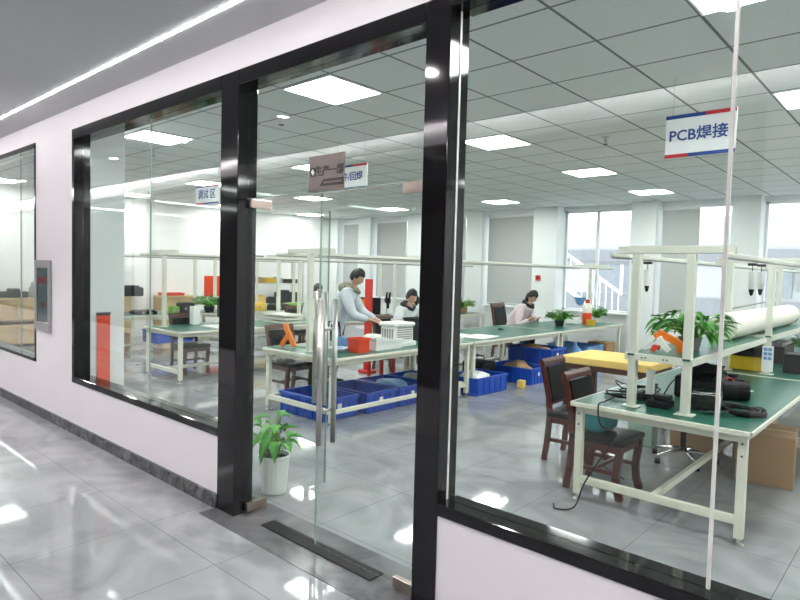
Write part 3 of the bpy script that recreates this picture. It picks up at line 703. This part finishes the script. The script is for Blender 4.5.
# hanging electric screwdrivers on the rails
sd = None
for x, y, lab in ((-1.84, 2.6, 'white electric screwdriver hanging left of the front shelf uprights'), (-1.84, 2.85, 'white hanging screwdriver with a black nose, second from the left upright'),
                  (-1.1, 3.0, 'hanging electric screwdriver right of the glass joint'), (-1.1, 3.3, 'hanging screwdriver farther back right of the glass joint')):
    if sd is None:
        sd = thing('electric_screwdriver', lab, 'screwdriver', (x, y, 1.828), 0, 'hanging electric screwdrivers')
        MB().tube([(0, 0, 0), (0, 0, -.06)], .003, 5).build('balancer_cord', M['dgrey'], sd)
        MB().lathe([(.012, -.06), (.026, -.07), (.028, -.16), (.02, -.2)], 12).build('handle', M['wplas'], sd); MB().lathe([(.02, -.2), (.012, -.24), (.006, -.25)], 12).build('nose', M['blackp'], sd)
        B(-.03, .03, -.03, .03, -.02, 0, .004).build('trolley', M['dgrey'], sd)
    else: dup(sd, (x, y, 1.828), 0, lab)

# ------------------------------------------------------------------ things on the middle bench row
t = thing('glue_gun', 'orange hot glue gun standing on the crate bench corner', 'tool', (-5.82, 2.2, TZ), .2)
MB().strip([(-.03, .28), (.0, .2), (.03, .16), (.11, .02)], -.02, .02, .055).build('body', M['orange'], t)
MB().strip([(.02, .15), (-.04, .08), (-.09, .01)], -.018, .018, .05).build('handle', M['orange'], t)
MB().tube([(-.03, 0, .28), (-.06, 0, .34)], [.012, .005], 8).build('nozzle', M['mgrey'], t)
wire('cord', [(.11, 0, .02), (.2, .05, .01), (.3, .1, .01), (.4, .0, .01)], .006, M['leaf'], None, t)
B(-.05, .05, -.06, .06, 0, .26, .004).build('white_box', M['wplas']).location = (-5.42, 2.42, TZ)
bpy.data.objects['white_box']['label'] = 'tall narrow white box behind the front upright of the crate bench'; bpy.data.objects['white_box']['category'] = 'box'
def tote(name, loc, sx, sy, sz, m_, label, cat, rim=None, rz=0):
    t = thing(name, label, cat, loc, rz); k = .008
    s = MB(); s.box(-sx, sx, -sy, sy, 0, .01)
    s.box(-sx, sx, -sy, -sy + k, .01, sz); s.box(-sx, sx, sy - k, sy, .01, sz); s.box(-sx, -sx + k, -sy + k, sy - k, .01, sz); s.box(sx - k, sx, -sy + k, sy - k, .01, sz)
    s.build('tub', m_, t)
    r = MB(); q = .012
    r.box(-sx - q, sx + q, -sy - q, -sy, sz - .02, sz + .004); r.box(-sx - q, sx + q, sy, sy + q, sz - .02, sz + .004); r.box(-sx - q, -sx, -sy, sy, sz - .02, sz + .004); r.box(sx, sx + q, -sy, sy, sz - .02, sz + .004)
    r.build('rim', rim or m_, t); return t
tote('parts_bin', (-5.32, 2.62, TZ), .07, .08, .13, M['blue2'], 'small blue parts bin on the crate bench beside the door handle', 'bin')
tote('parts_bin', (-5.0, 2.6, TZ), .085, .09, .16, M['vermil'], 'red parts bin on the crate bench right of the door handles', 'bin')
t = thing('bowl', 'white bowl on the bench at the foot of the red parts bin', 'bowl', (-5.15, 2.42, TZ)); MB().lathe([(.05, 0), (.055, .004), (.11, .05), (.115, .05), (.06, .01)], 24).build('bowl_body', M['wplas'], t, True); MB().blob((0, 0, .03), .06, .06, .03, 2, .2).build('contents', M['blue2'], t)
t = thing('louvred_case', 'white louvred instrument case standing on the crate bench', 'instrument', (-5.15, 3.42, TZ), .0)
B(-.13, .13, -.17, .17, .06, .25, .01).build('case', M['wplas'], t); B(-.15, .15, -.19, .19, .25, .30, .015).build('lid', M['wplas'], t); B(-.16, .16, -.2, .2, 0, .06, .008).build('plinth', M['wplas'], t)
lv = MB()
for k in range(6): lv.box(.128, .136, -.14, .14, .09 + k * .028, .1 + k * .028)
for k in range(5): lv.box(-.1 + k * .042, -.08 + k * .042, -.176, -.168, .1, .22)
lv.build('louvres', M['mgrey'], t)
for i, (x, y, sx, sy, sz, lab) in enumerate(((-5.05, 3.1, .12, .17, .11, 'low white foam box between the red bin and the white case'), (-4.98, 2.86, .07, .06, .15, 'white upright carton right behind the red bin'), (-4.95, 4.15, .15, .2, .07, 'flat white tray at the post end of the crate bench'))):
    o = tote('foam_tray', (x, y, TZ), sx, sy, sz, M['wplas'], lab, 'tray')
tote('tool_crate', (-5.35, 4.2, TZ), .2, .2, .3, M['dgrey'], 'dark open tool crate beside the middle black post', 'crate', M['blackp'])
t = thing('wire_holder', 'small yellow handled holder in front of the dark tool crate', 'holder', (-5.05, 3.98, TZ)); fr = MB(); fr.tube([(-.06, 0, 0), (-.06, 0, .18), (.06, 0, .18), (.06, 0, 0)], .01, 8); fr.build('hoop', M['yellow'], t); B(-.08, .08, -.05, .05, 0, .02).build('base', M['yellow'], t)
crumple('cable_heap', (-5.45, 3.35, TZ), .2, .18, .06, M['creamw'], 'heap of cream cables under the worker\'s hands', 'cables')
# bench 2 and 3
for i, (x, y, sx, sy, m_, lab) in enumerate(((-5.5, 5.0, .25, .3, M['paper'], 'white sheet on the long bench right of the middle post'), (-5.1, 5.2, .2, .28, M['paper'], 'second pale sheet nearer the edge of the long bench'))):
    o = B(-sx, sx, -sy, sy, 0, .006).build('paper_sheet', m_); o.location = (x, y, TZ + .001); o.rotation_euler = (0, 0, .15 * i); tag(o, lab, 'paper')
o = MB().lathe([(.05, 0), (.055, .01), (.03, .03), (.012, .035)], 14).build('solder_dish', M['dgrey']); o.location = (-5.5, 6.4, TZ); tag(o, 'small dark dish on the long bench', 'dish')
t = thing('detergent_bottle', 'red bottle with a cream label and red cap on the far bench', 'bottle', (-5.2, 9.05, TZ))
MB().lathe([(.085, 0), (.09, .01), (.09, .2), (.088, .22)], 20).build('red_base', M['vermil'], t); MB().lathe([(.09, .22), (.09, .3), (.06, .39), (.035, .42)], 20).build('cream_shoulder', M['roll'], t); MB().lathe([(.045, .41), (.045, .47), (.035, .48)], 16).build('cap', M['red'], t)
t = thing('label_printer', 'grey white small printer on the far bench left of the red bottle', 'printer', (-5.35, 8.75, TZ)); B(-.12, .12, -.1, .1, 0, .14, .02, seg=2).build('printer_body', M['wplas'], t); B(-.1, .1, -.08, .08, .14, .17, .01).build('lid', M['mgrey'], t)
tote('parts_bin', (-5.0, 8.8, TZ), .06, .06, .1, M['yellow'], 'small yellow bin right beside the red bottle', 'bin')
t = thing('lamp', 'small white table lamp behind the red bottle near the window', 'lamp', (-5.55, 9.45, TZ)); MB().lathe([(.07, 0), (.07, .015), (.012, .02), (.012, .35)], 14).build('stand', M['wplas'], t); MB().lathe([(.06, .35), (.13, .5), (.125, .5)], 18, cap=False).build('shade', M['blue2'], t)
# things under the middle row
for x, y, m_, lab in ((-5.2, 8.6, M['blue2'], 'pale blue plastic tub under the far bench'),):
    tote('plastic_tub', (x, y, 0), .4, .35, .38, m_, lab, 'tub')
t = thing('water_bottle', 'large pale blue water bottle standing under the far bench', 'bottle', (-4.95, 8.05, 0)); MB().lathe([(.12, 0), (.135, .01), (.135, .3), (.12, .34), (.04, .42), (.035, .48)], 20).build('bottle_body', M['blue2'], t, True); MB().lathe([(.04, .48), (.04, .5)], 12).build('cap', M['wplas'], t)
carton('cardboard_box', (-4.95, 9.2, 0), .4, .4, .4, 'brown box with a white lid under the bench end by the window', 0, M['card'])
t = thing('tool_bag', 'black tool bag with a handle on the floor under the long bench', 'bag', (-5.3, 5.5, 0)); B(-.2, .2, -.18, .18, 0, .34, .03, seg=2).build('bag_body', M['blackp'], t); MB().tube([(-.1, 0, .34), (-.08, 0, .42), (.08, 0, .42), (.1, 0, .34)], .012, 8).build('handle', M['dgrey'], t)
t = tote('plastic_tub', (-4.98, 4.30, 0), .12, .13, .2, M['wplas'], 'white plastic tub on the floor left of the bench leg pair', 'tub')
o = MB(); o.box(-.05, .05, -.05, .05, 0, .12, .01); o = o.build('yellow_block', M['foam']); o.location = (-4.6, 5.6, 0); tag(o, 'small yellow block on the floor right of the paper filled crate', 'block')
t = thing('stool', 'low red plastic stool behind the crate bench', 'stool', (-6.25, 4.3, 0))
B(-.15, .15, -.15, .15, .42, .46, .015).build('seat', M['red'], t)
for sx in (-1, 1):
    for sy in (-1, 1): B(sx * .13 - .02, sx * .13 + .02, sy * .13 - .02, sy * .13 + .02, 0, .42).build('leg', M['red'], t)
# red banner behind the worker
t = thing('display_stand', 'tall narrow red stand behind the standing worker', 'stand', (-7.0, 4.75, 0))
B(-.12, .12, -.1, .1, 0, .05, .01).build('foot', M['red'], t); B(-.075, .075, -.02, .02, .05, 1.55, .005).build('panel', M['red'], t)
t = thing('monitor', 'dark monitor with an orange screen on the third bench row, behind the worker', 'monitor', (-8.2, 6.0, TZ), .3)
B(-.22, .22, -.02, .02, .1, .42, .01).build('bezel', M['blackp'], t); B(-.2, .0, -.023, -.02, .13, .39).build('orange_panel', M['orange'], t); B(-.03, .03, -.02, .02, .0, .1).build('neck', M['blackp'], t); B(-.12, .12, -.08, .08, 0, .015).build('foot', M['blackp'], t)
# microscopes
ms = None
for x, y, rz, lab in ((-8.1, 7.3, 0, 'black microscope on the third bench row, right of the standing worker'), (-8.15, 7.8, .5, 'second black microscope, farther from the standing worker'), (-8.4, 6.7, .9, 'dark microscope nearest the orange screened monitor')):
    if ms is None:
        ms = thing('microscope', lab, 'microscope', (x, y, TZ), rz, 'bench microscopes')
        B(-.12, .12, -.14, .14, 0, .03, .01).build('base', M['dgrey'], ms); MB().tube([(0, .1, .03), (0, .1, .5)], .016, 10).build('column', M['steel'], ms)
        B(-.05, .05, -.1, .12, .28, .4, .02).build('head', M['blackp'], ms)
        for q in (-.03, .03): MB().tube([(q, -.03, .4), (q, -.12, .5)], .02, 10).build('eyepiece', M['blackp'], ms)
        MB().tube([(0, -.05, .28), (0, -.05, .18)], .03, 12).build('objective', M['blackp'], ms)
    else: dup(ms, (x, y, TZ), rz, lab)
t = thing('monitor', 'small dark monitor on a tall pole at the third bench row', 'monitor', (-7.95, 8.0, TZ)); MB().tube([(0, 0, 0), (0, 0, .75)], .014, 8).build('pole', M['dgrey'], t); B(-.12, .12, -.03, .03, .52, .86, .015).build('bezel', M['blackp'], t); MB().lathe([(.09, 0), (.09, .015)], 14).build('foot', M['dgrey'], t)

# ------------------------------------------------------------------ left side of the room
# oak counters along the left wall
oc = None; names = ['nearest the glass', 'second from the glass', 'third from the glass', 'fourth from the glass', 'farthest from the glass']
for i in range(5):
    lab = 'pale oak counter unit on the left wall, ' + names[i]; loc = (XL + .015, .6 + .9 * i if i < 4 else 4.92, 0)
    if oc is None:
        oc = thing('counter', lab, 'counter', loc, 0, 'oak counters along the left wall')
        B(0, .48, -.445, .445, .93, .97, .004).build('worktop', M['tan'], oc)
        c = MB(); c.box(0, .44, -.445, -.42, 0, .93); c.box(0, .44, .42, .445, 0, .93); c.box(0, .02, -.42, .42, 0, .93); c.box(.02, .44, -.42, .42, .05, .08); c.box(.02, .44, -.42, .42, .5, .53); c.build('carcass', M['tan2'], oc)
        for s_ in (-1, 1):
            d = B(.44, .46, min(s_ * .005, s_ * .42), max(s_ * .005, s_ * .42), .54, .925, .002).build('door', M['tan'], oc); B(.46, .475, s_ * .05 - .006, s_ * .05 + .006, .68, .78).build('handle', M['steel'], d)
            d = B(.44, .46, min(s_ * .005, s_ * .42), max(s_ * .005, s_ * .42), .06, .44, .002).build('door', M['tan'], oc); B(.46, .475, s_ * .05 - .006, s_ * .05 + .006, .3, .4).build('handle', M['steel'], d)
    else: dup(oc, loc, 0, lab)
t = thing('printer', 'black printer on the oak counter by the left wall', 'printer', (-13.68, 3.75, .97)); B(-.2, .2, -.28, .28, 0, .2, .02).build('printer_body', M['blackp'], t); B(-.16, .16, -.2, .2, .2, .24, .01).build('scanner_lid', M['dgrey'], t)
tote('parts_tray', (-13.66, 4.78, .97), .15, .25, .06, M['vermil'], 'shallow red tray on the oak counter right of the black printer', 'tray')
for i, (y, sx, h, lab) in enumerate(((1.0, .3, .1, 'low dark package on the oak counter seen through the far left window'), (1.5, .22, .12, 'dark package beside the white bottle on the oak counter'), (2.35, .25, .09, 'flat dark package on the oak counter left of the printer'))):
    o = MB(); o.box(-.14, .14, -sx, sx, 0, h, .02, seg=2); o.box(-.08, .08, -sx * .5, sx * .4, h, h * 1.5, .015); o = o.build('package', M['dgrey']); o.location = (-13.66, y, .97); tag(o, lab, 'package')
t = thing('bottle', 'pale grey bottle with a nozzle on the oak counter', 'bottle', (-13.64, 1.82, .97)); MB().lathe([(.06, 0), (.065, .01), (.065, .18), (.03, .24), (.025, .3)], 16).build('bottle_body', M['mgrey'], t, True); MB().tube([(0, 0, .3), (0, .03, .36), (0, .12, .36)], .015, 8).build('nozzle', M['wplas'], t)
# red notice
t = thing('notice_board', 'red notice board on the white left wall', 'notice board', (XL, 6.08, .92)); B(0, .02, -.28, .28, 0, .52, .004).build('board', M['vermil'], t); B(.02, .024, -.26, .26, .02, .5).build('poster', M['vermil'], t)
# red box on column
t = thing('extinguisher_box', 'tall narrow red box against the white column behind the left window', 'box', (-6.32, .26, 0)); B(0, .03, -.062, .062, 0, 1.17, .003).build('box_body', M['vermil'], t); B(-.0, .034, -.066, .066, 1.17, 1.2, .003).build('lid', M['dgrey'], t)
# left window bench things
t = thing('monitor', 'dark backed monitor at the far end of the left window bench', 'monitor', (-8.9, 3.35, TZ), .1); B(-.3, .3, -.03, .03, .08, .4, .01).build('bezel', M['dgrey'], t); B(-.04, .04, -.03, .05, 0, .1).build('neck', M['dgrey'], t); B(-.14, .14, -.1, .1, 0, .015).build('foot', M['dgrey'], t)
o = MB(); o.prism([(-.3, -.3), (.25, -.35), (.3, .3), (-.2, .35)], 0, .02, 'z'); o = o.build('paper_sheet', M['paper']); o.location = (-8.3, 2.95, TZ + .001); tag(o, 'white sheet of packing on the left window bench', 'paper')
t = thing('drawer_rack', 'pale stacked tray rack behind the left window bench', 'rack', (-8.5, 4.15, TZ)); 
for k in range(3): B(-.3, .3, -.2, .2, k * .06, k * .06 + .035, .005).build('tray', M['creamw'], t)
t = thing('white_box', 'narrow white box beside the uprights of the left window bench', 'box', (-8.95, 2.75, TZ)); B(-.06, .06, -.06, .06, 0, .28, .004).build('carton_body', M['wplas'], t); B(-.06, .06, -.06, .06, .28, .29).build('lid', M['paper'], t)
for i, (x, y, sx, sy, h, m_, lab) in enumerate(((-11.2, 2.4, .15, .15, .07, M['dgrey'], 'dark instrument on the leftmost bench near the glass'), (-11.3, 3.0, .17, .2, .06, M['blackp'], 'low black instrument on the leftmost bench'), (-11.1, 3.75, .12, .14, .2, M['dgrey'], 'tall dark instrument left of the bushy plant'), (-10.98, 3.45, .08, .08, .14, M['leafl'], 'yellow green packet on the leftmost bench'),
        (-11.2, 5.3, .2, .3, .16, M['yellow'], 'yellow box on the leftmost bench in front of the rack'), (-11.1, 6.0, .18, .2, .12, M['blackp'], 'black spool box on the bench before the rack'), (-11.1, 6.5, .18, .2, .14, M['leafl'], 'yellow green box on the bench before the rack'))):
    t = thing('instrument', lab, 'instrument', (x, y, TZ)); B(-sx, sx, -sy, sy, 0, h, .012).build('case', m_, t); B(-sx * .8, sx * .8, -sy * .8, sy * .8, h, h + .015, .004).build('lid', m_, t)
    for k in range(2): MB().tube([(sx, -sy * .4 + k * sy * .8, h * .5), (sx + .012, -sy * .4 + k * sy * .8, h * .5)], .025, 10).build('knob', M['mgrey'], t)
carton('cardboard_box', (-11.75, 2.6, 0), .4, .5, .36, 'brown cardboard box under the leftmost bench')
# storage rack at the left wall
t = thing('storage_rack', 'white steel storage rack with filled shelves against the left wall', 'rack', (-13.35, 7.55, 0))
for sx in (-.25, .25):
    for sy in (-.75, .75): B(sx - .02, sx + .02, sy - .02, sy + .02, 0, 1.88).build('upright', M['creamw'], t)
for z in (.15, .7, 1.25, 1.84): B(-.26, .26, -.77, .77, z, z + .035).build('shelf', M['creamw'], t)
SH = ((1.875, -.55, .12, .1, 'dgrey'), (1.875, -.2, .16, .09, 'mgrey'), (1.875, .15, .1, .12, 'blackp'), (1.285, -.6, .12, .13, 'card'), (1.285, -.25, .16, .12, 'yellow'), (1.285, .05, .08, .13, 'mgrey'), (1.285, .35, .16, .09, 'blackp'), (1.285, .6, .1, .09, 'dgrey'), (.735, -.55, .14, .2, 'foam'), (.735, -.1, .12, .15, 'dgrey'), (.735, .25, .18, .3, 'dgrey'), (.735, .6, .1, .25, 'darkwood'))
sl = {1.875: 'top', 1.285: 'upper middle', .735: 'lower middle'}; ordn = ['leftmost', 'second', 'third', 'fourth', 'fifth']; cnt = {}
cn = dict(dgrey='dark grey', mgrey='light grey', blackp='black', red='red', yellow='yellow', leafl='green', foam='pale yellow', card='light brown', darkwood='brown')
for z, y, wv, h, mm in SH:
    k = cnt.get(z, 0); cnt[z] = k + 1
    o = MB(); o.box(-.16, .16, -wv, wv, 0, h, .012); o.box(-.12, .12, -wv * .7, wv * .7, h, h * 1.2, .01); o = o.build('storage_box', M[mm]); o.location = (-13.33, 7.55 + y, z)
    tag(o, '%s box on the %s shelf of the storage rack, %s from the left' % (cn[mm], sl[z], ordn[k]), 'box', 'boxes on the storage rack')
# fire alarm box on column
t = thing('fire_alarm', 'small red alarm box on the white column behind the pink coat', 'alarm', (-6.78, 9.9, 1.62)); B(-.06, .06, -.03, 0, -.06, .06, .005).build('housing', M['red'], t); MB().tube([(0, -.03, 0), (0, -.036, 0)], .03, 12).build('button', M['dgrey'], t)

# ------------------------------------------------------------------ blinds and the outside
bl = [(-13.45, -12.68, 1.0), (-12.06, -10.92, .96), (-8.28, -7.02, 1.0), (-4.2, -3.5, 1.0), (-.35, .4, 1.4), (-9.88, -8.95, 1.0)]
bn = ['nearest the corner of the left wall', 'second from the left wall corner', 'behind the seated person in the pink coat', 'behind the spreading shelf plant', 'at the right edge of the room', 'hidden behind the middle black post']
for (x0, x1, z0), nm in zip(bl, bn):
    t = thing('roller_blind', 'grey roller blind ' + nm, 'blind', ((x0 + x1) / 2, 10.1, 3.05), 0, 'grey roller blinds'); w_ = (x1 - x0) / 2
    MB().tube([(-w_, 0, 0), (w_, 0, 0)], .03, 12).build('roller', M['frame'], t); B(-w_ + .01, w_ - .01, -.002, .002, z0 - 3.05, 0).build('fabric', M['blind'], t); B(-w_, w_, -.012, .012, z0 - 3.07, z0 - 3.05).build('bottom_bar', M['frame'], t)
setting(B(-60, 40, YB + .3, 60, -4.2, -4.0).build('floor_outside', M['facade']))
t = thing('neighbour_building', 'pale office building with grey bands outside the windows', 'building', (-3, 18, -4))
B(-30, 30, 0, 6, 0, 7.6).build('facade', M['facade'], t)
B(-30, 30, -.15, 0, 6.2, 6.6).build('grey_band', M['band'], t)
B(-30, 30, -.1, 0, 3.6, 5.1).build('grey_band', M['band'], t)
for x in range(-26, 28, 4):
    f_ = B(x, x + 1.8, -.06, 0, 5.2, 6.1).build('window', M['pane'], t); B(x + .85, x + .95, -.1, -.06, 5.2, 6.1).build('mullion', M['frame'], f_)
t = thing('outdoor_stair', 'white outdoor stair with railing outside the window', 'stair', (-9.3, 14.5, -4))
B(0, .1, 0, .1, 0, 6.6).build('post', M['frame'], t)
st = MB(); st.tube([(0, 0, 6.9), (2.6, 0, 5.2)], .05, 8); st.tube([(0, 0, 5.9), (2.6, 0, 4.2)], .06, 8)
st.build('handrail', M['frame'], t)
for k in range(14): MB().tube([(.1 + k * .185, 0, 6.85 - k * .121), (.1 + k * .185, 0, 5.85 - k * .121)], .018, 6).build('baluster', M['frame'], t)
ac = None
for x, z, lab in ((-4.6, -.6, 'grey air conditioner unit on the building outside, left one'), (-2.6, 1.4, 'grey air conditioner unit outside above the white roll')):
    if ac is None:
        ac = thing('air_conditioner', lab, 'air conditioner', (x, 17.7, z)); B(-.45, .45, 0, .3, 0, .65, .02).build('housing', M['mgrey'], ac); MB().tube([(-.1, -.02, .32), (-.1, 0, .32)], .26, 24).build('fan_grille', M['dgrey'], ac)
    else: dup(ac, (x, 17.7, z), 0, lab)

# ------------------------------------------------------------------ people
def skin_mesh(name, verts, edges, m_, parent, sub=2):
    me = bpy.data.meshes.new(name); me.from_pydata([v[0] for v in verts], edges, []); o = bpy.data.objects.new('t', me); COL.objects.link(o)
    md = o.modifiers.new('s', 'SKIN'); md.use_smooth_shade = True
    for i, v in enumerate(verts):
        r = v[1]; me.skin_vertices[0].data[i].radius = (r, r) if not isinstance(r, tuple) else r
    me.skin_vertices[0].data[0].use_root = True
    sb = o.modifiers.new('u', 'SUBSURF'); sb.levels = sub; sb.render_levels = sub
    dg = bpy.context.evaluated_depsgraph_get(); dg.update()
    out = bpy.data.meshes.new_from_object(o.evaluated_get(dg)); bpy.data.objects.remove(o); bpy.data.meshes.remove(me)
    out.materials.clear(); out.materials.append(m_)
    for p in out.polygons: p.use_smooth = True
    r = bpy.data.objects.new(name, out); COL.objects.link(r); r.parent = parent; return r

def person(loc, rz, label, seated, seat=.5, coat='jacket', collar='hood', hands=((.45, .14, .98), (.43, -.14, .98)), lean=.12, nod=.35, trousers='darkcloth', hairlen=0.0):
    t = thing('person', label, 'person', loc, rz)
    V = Vector
    if seated:
        pel = V((0, 0, seat + .10)); ht = seat + .10
    else:
        pel = V((0, 0, .90)); ht = .90
    sp = pel + V((lean * .35, 0, .2)); ch = pel + V((lean * .8, 0, .38)); nk = pel + V((lean * 1.15, 0, .53)); hd = nk + V((.035 + .04 * nod, 0, .16))
    J = {}; verts = []; edges = []
    def add(k, p, r, par=None):
        J[k] = len(verts); verts.append((tuple(p), r))
        if par is not None: edges.append((J[par], J[k]))
    add('pel', pel, (.135, .11)); add('sp', sp, (.13, .10), 'pel'); add('ch', ch, (.15, .11), 'sp'); add('nk', nk, .055, 'ch'); add('hd0', nk + V((.02, 0, .07)), .055, 'nk')
    shs = {}; path = {}
    for s, nm in ((1, 'l'), (-1, 'r')):
        sh = ch + V((.02, s * .185, .07)); hand = V(hands[0 if s > 0 else 1]); mid = (sh + hand) / 2; d = (hand - sh)
        off = math.sqrt(max(.0001, .29 ** 2 - min(.28, d.length / 2) ** 2)); el = mid + V((-.3 * off, s * .45 * off, -.9 * off))
        add('sh' + nm, sh, .06, 'ch'); add('el' + nm, el, .042, 'sh' + nm); add('wr' + nm, hand, .028, 'el' + nm)
        dd = (hand - el).normalized(); pm = hand + dd * .06
        add('pm' + nm, pm, .034, 'wr' + nm)
        path[nm] = (sh, el, hand, dd, s)
        # five separate fingers
        for k in range(4):
            b = pm + dd * .035 + V((0, (k - 1.5) * .02, 0)); ln = (.062, .075, .07, .055)[k]
            add('f%s%d' % (nm, k), b, .0095, 'pm' + nm); add('g%s%d' % (nm, k), b + dd * ln * .55 + V((0, 0, -.012)), .009, 'f%s%d' % (nm, k)); add('h%s%d' % (nm, k), b + dd * ln + V((0, 0, -.04)), .0075, 'g%s%d' % (nm, k))
        add('t' + nm, hand + dd * .045 + V((0, -s * .035, -.01)), .011, 'pm' + nm); add('u' + nm, hand + dd * .09 + V((0, -s * .05, -.025)), .009, 't' + nm)
    legs = {}
    for s, nm in ((1, 'l'), (-1, 'r')):
        hp = pel + V((0, s * .09, -.04))
        if seated: kn = V((.42, s * .12, seat + .06)); an = V((.38, s * .12, .09))
        else: kn = V((.03, s * .10, .48)); an = V((-.02, s * .11, .08))
        toe = an + V((.16, 0, -.045))
        add('hp' + nm, hp, .085, 'pel'); add('kn' + nm, kn, .055, 'hp' + nm); add('an' + nm, an, .038, 'kn' + nm); add('to' + nm, toe, .032, 'an' + nm); legs[nm] = (hp, kn, an, toe)
    body = skin_mesh('body', verts, edges, M['skin'], t, 1)
    # head is fused into the body mesh: skull with jaw, nose, brow, ears
    hb = bmesh.new(); hb.from_mesh(body.data); tmp = bmesh.new(); bmesh.ops.create_uvsphere(tmp, u_segments=24, v_segments=18, radius=1)
    rot = Matrix.Rotation(nod, 3, 'Y')
    for v in tmp.verts:
        x, y, z = v.co; w_ = 1 - .28 * max(0, -z) - .05 * max(0, z)
        p = V((x * .093 * (1 if x > 0 else 1.05), y * .073 * w_, z * .115))
        if x > 0 and z < -.3: p.x += .008
        if x > .85 and abs(y) < .3: p.x += .022 * (1 - abs(z + .12) / .3) if abs(z + .12) < .3 else 0
        if x > .6 and .02 < z < .25 and .2 < abs(y) < .6: p.x -= .008
        if abs(y) > .93 and abs(z + .05) < .3 and -.4 < x < .2: p.y *= 1.14
        v.co = hd + rot @ p
    me2 = bpy.data.meshes.new('t'); tmp.to_mesh(me2); tmp.free(); hb.from_mesh(me2); bpy.data.meshes.remove(me2); hb.to_mesh(body.data); hb.free()
    for p in body.data.polygons: p.use_smooth = True
    ey = MB()
    for s in (-1, 1): c = hd + rot @ V((.083, s * .03, .012)); ey.blob(c, .009, .011, .007, 1)
    ey.build('eyes', M['ink'], t); c = hd + rot @ V((.088, 0, -.062)); MB().blob(c, .008, .022, .006, 1).build('mouth', M['vermil'], t)
    # hair cap
    hm = bmesh.new(); bmesh.ops.create_icosphere(hm, subdivisions=4, radius=1)
    for v in list(hm.verts):
        x, y, z = v.co
        lim = .35 if x > .35 else (-.25 if x > -.2 else -.62)
        k = 1 + random.uniform(-.02, .05)
        if z < lim: v.co.z = lim + (z - lim) * .05; k = .86
        v.co = hd + rot @ V((v.co.x * .105 * k - .006, v.co.y * .085 * k, v.co.z * .13 * k + .006))
    mb = MB(); mb.bm.free(); mb.bm = hm; mb.smooth = True
    if hairlen: mb.tube([hd + V((-.07, 0, .05)), hd + V((-.11, 0, -.05)), hd + V((-.10, 0, -hairlen))], [.05, .055, .02], 10)
    mb.build('hair', M['hair'], t)
    # coat
    cv, ce = [], []; J.clear(); verts, edges = cv, ce
    hem = pel + (V((.05, 0, -.06)) if seated else V((-.03, 0, -.30)))
    def add2(k, p, r, par=None):
        J[k] = len(cv); cv.append((tuple(p), r))
        if par is not None: ce.append((J[par], J[k]))
    add2('ch', ch, (.20, .175)); add2('sp', sp, (.19, .17), 'ch'); add2('pel', pel, (.19, .17), 'sp')
    add2('hem', hem, (.19, .175), 'pel'); add2('nk', nk + V((-.005, 0, -.03)), .085, 'ch')
    for nm in ('l', 'r'):
        sh, el, hand, dd, s = path[nm]
        add2('sh' + nm, sh, .095, 'ch'); add2('el' + nm, el, .074, 'sh' + nm); add2('cu' + nm, hand - dd * .01, .046, 'el' + nm)
    skin_mesh('coat', cv, ce, M[coat], t, 2)
    if collar:
        c = nk + V((-.03, 0, -.0)); cm = MB()
        pts = [c + V((-.085 + .0, 0, .05)), c + V((-.05, .085, .03)), c + V((.06, .085, -.02)), c + V((.115, 0, -.06)), c + V((.06, -.085, -.02)), c + V((-.05, -.085, .03)), c + V((-.085, 0, .05))]
        cm.tube(pts, [.045, .042, .034, .028, .034, .042, .045], 10, cap=False)
        if collar == 'hood': cm.blob(c + V((-.12, 0, .0)), .075, .11, .08, 2, .03)
        cm.build('hood' if collar == 'hood' else 'collar', M['hood' if collar == 'hood' else 'darkcloth'], t, True)
    tv, te = [], []; J.clear()
    def add3(k, p, r, par=None):
        J[k] = len(tv); tv.append((tuple(p), r))
        if par is not None: te.append((J[par], J[k]))
    add3('pel', pel, (.15, .125))
    for nm in ('l', 'r'):
        hp, kn, an, toe = legs[nm]; add3('hp' + nm, hp, .10, 'pel'); add3('kn' + nm, kn, .075, 'hp' + nm); add3('an' + nm, an + V((0, 0, .03)), .062, 'kn' + nm)
    skin_mesh('trousers', tv, te, M[trousers], t, 2)
    for nm in ('l', 'r'):
        hp, kn, an, toe = legs[nm]; MB().blob((an.x + .06, an.y, .048), .135, .048, .047, 2).build('shoe', M['wplas'] if seated else M['blackp'], t)
    return t
person((-6.58, 3.6, 0), .55, 'standing worker in a pale grey coat with khaki hood leaning over the bench', False, hands=((.62, .10, .99), (.60, -.22, 1.0)), lean=.26, nod=.55)
person((-6.84, 5.35, 0), -.1, 'seated worker in a white coat with black collar beside the middle post', True, .485, 'whitecoat', 'dark', ((.5, .12, .80), (.46, -.14, .80)), .2, .4)
person((-6.48, 8.35, 0), 0, 'seated person in a pink and white coat bent over the long bench', True, .47, 'pinkcoat', 'dark', ((.52, .12, .81), (.48, -.14, .81)), .34, .7, hairlen=.16)
person((-9.45, 5.5, 0), .2, 'seated person with dark hair behind the cream bench uprights', True, .485, 'whitecoat', 'dark', ((.46, .12, .79), (.44, -.14, .79)), .16, .3)

# ------------------------------------------------------------------ light and view
W = bpy.data.worlds.new('world'); S.world = W; W.use_nodes = True
nt = W.node_tree; bg = nt.nodes['Background']; bg.inputs['Color'].default_value = (.96, .97, 1, 1); bg.inputs['Strength'].default_value = 1.1
S.view_settings.view_transform = 'Standard'; S.view_settings.look = 'None'; S.view_settings.gamma = 1; S.view_settings.use_curve_mapping = False
S.view_settings.exposure = 1.75
S.cycles.transparent_max_bounces = 24; S.cycles.max_bounces = 10; S.cycles.diffuse_bounces = 4; S.cycles.glossy_bounces = 5
try: S.cycles.use_denoising = True
except Exception: pass
